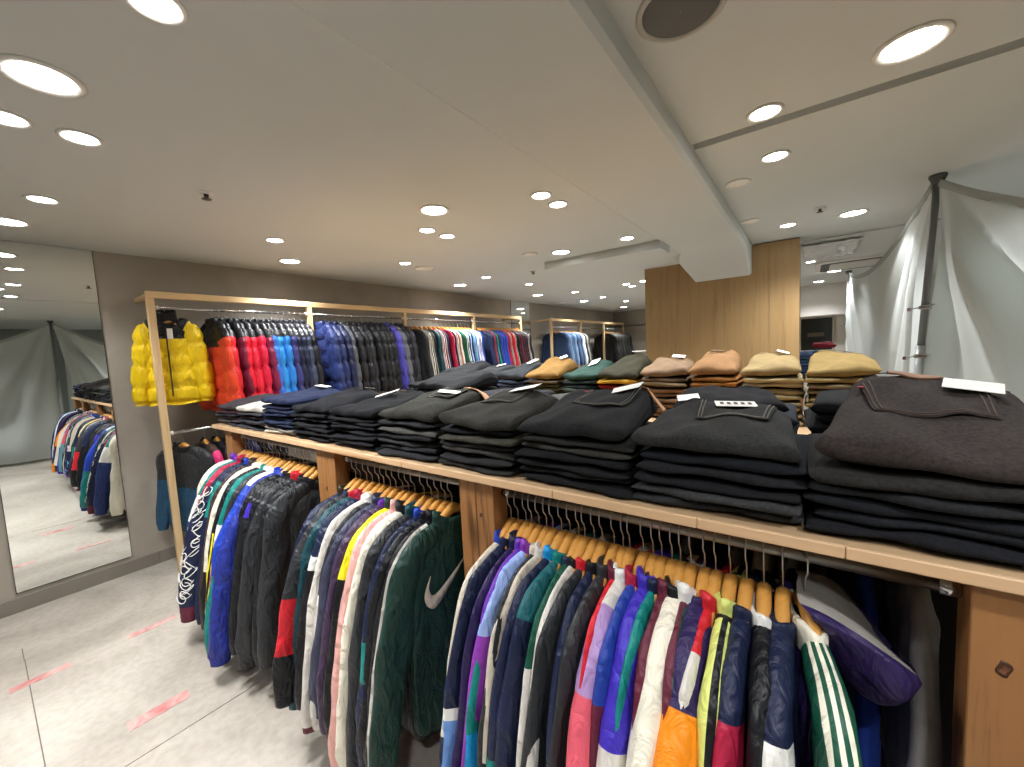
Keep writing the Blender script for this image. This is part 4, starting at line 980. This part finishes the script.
def sheet(name, A, B, ztopA, ztopB, sag, lab, seed, n=110, m=46, amp=.07, bulge=.10, swag=0.0, zlow=.05, lean=(0, 0)):
    ax, ay = A; bx, by = B; L = sqrt((bx-ax)**2+(by-ay)**2); nx, ny = -(by-ay)/L, (bx-ax)/L; R_ = random.Random(seed)
    ph = [R_.uniform(0, 6.28) for _ in range(8)]; up = []
    for i in range(n+1):
        u = i/n; zt = ztopA + (ztopB-ztopA)*u - sag*(1-abs(2*u-1)**2.0); row = []
        for j in range(m+1):
            v = j/m; z = zt + (zlow-zt)*v
            dA = atan2(u*L + .02, (ztopA - z) + .12); dB = atan2((1-u)*L + .02, (ztopB - z) + .12)
            rA = sqrt((u*L)**2 + (ztopA-z)**2); rB = sqrt(((1-u)*L)**2 + (ztopB-z)**2)
            w1 = exp(-(u*L)/1.1)*min(1, rA/.7); w2 = exp(-((1-u)*L)/1.1)*min(1, rB/.7)
            f = amp*(w1*(sin(dA*17+ph[0]) + .5*sin(dA*31+ph[1])) + w2*(sin(dB*17+ph[2]) + .5*sin(dB*31+ph[3])))
            f += .02*sin(u*L*4.5+ph[4]+v*2)*v + bulge*sin(pi*u)*sin(pi*v*.8) + swag*sin(v*13+ph[5]-1.8*(2*u-1)**2)*sin(pi*u)
            k = min(1, v*6 + .1)
            row.append((ax+(bx-ax)*u + nx*f*k + (lean[0]*(1-u)**3 + lean[1]*u**3)*(1-z/2.58), ay+(by-ay)*u + ny*f*k, z))
        up.append(row)
    t = thing(name, lab, 'sheet', (0, 0, 0), 0, 'grey sheets hung on tension poles')
    o = MB().grid(up).build('cloth', [SHEET], t);     hb = MB(); rows_ = []
    for k in range(4):
        rows_.append([(x + nx*(-.006 if k in (0, 3) else .006), y + ny*(-.006 if k in (0, 3) else .006), z + (.006 if k < 2 else -.045)) for x, y, z in [r[0] for r in up]])
    hb.grid([rows_[0], rows_[1], rows_[2], rows_[3], rows_[0]]).build('hem', [plaster('grey_sheet_hem', '979d99', 'a0a6a2', 1.0, .8, .05)], t)
    return t
sheet('hanging_sheet', (4.94, 3.79), (4.81, 8.20), 2.54, 2.54, .22, 'pale grey sheet between the two poles left of the big tension pole', 1, bulge=-.05, amp=.05, lean=(-.12, 0))
sheet('hanging_sheet', (4.962, 3.752), (6.99, 1.0), 2.545, 2.545, .62, 'pale grey sheet with slanted folds right of the tension pole', 2, amp=.13, bulge=.16, swag=.0, lean=(-.12, 0))
sheet('hanging_sheet', (7.0, .955), (7.1, -2.66), 2.545, 2.545, .6, 'grey sheet with horizontal swags seen in the wall mirror', 3, bulge=.1, swag=.13)

# ------------------------------------------------------------------ render look
scene.view_settings.view_transform = 'Standard'; scene.view_settings.look = 'None'
scene.view_settings.gamma = 1.0; scene.view_settings.use_curve_mapping = False
scene.view_settings.exposure = 0.05
w = bpy.data.worlds.new('world'); scene.world = w; w.use_nodes = True
w.node_tree.nodes['Background'].inputs[0].default_value = (.02, .02, .02, 1)
cy = scene.cycles
cy.max_bounces = 8; cy.diffuse_bounces = 5; cy.glossy_bounces = 4; cy.caustics_reflective = False; cy.caustics_refractive = False
cy.use_denoising = True; cy.sample_clamp_indirect = 6.0
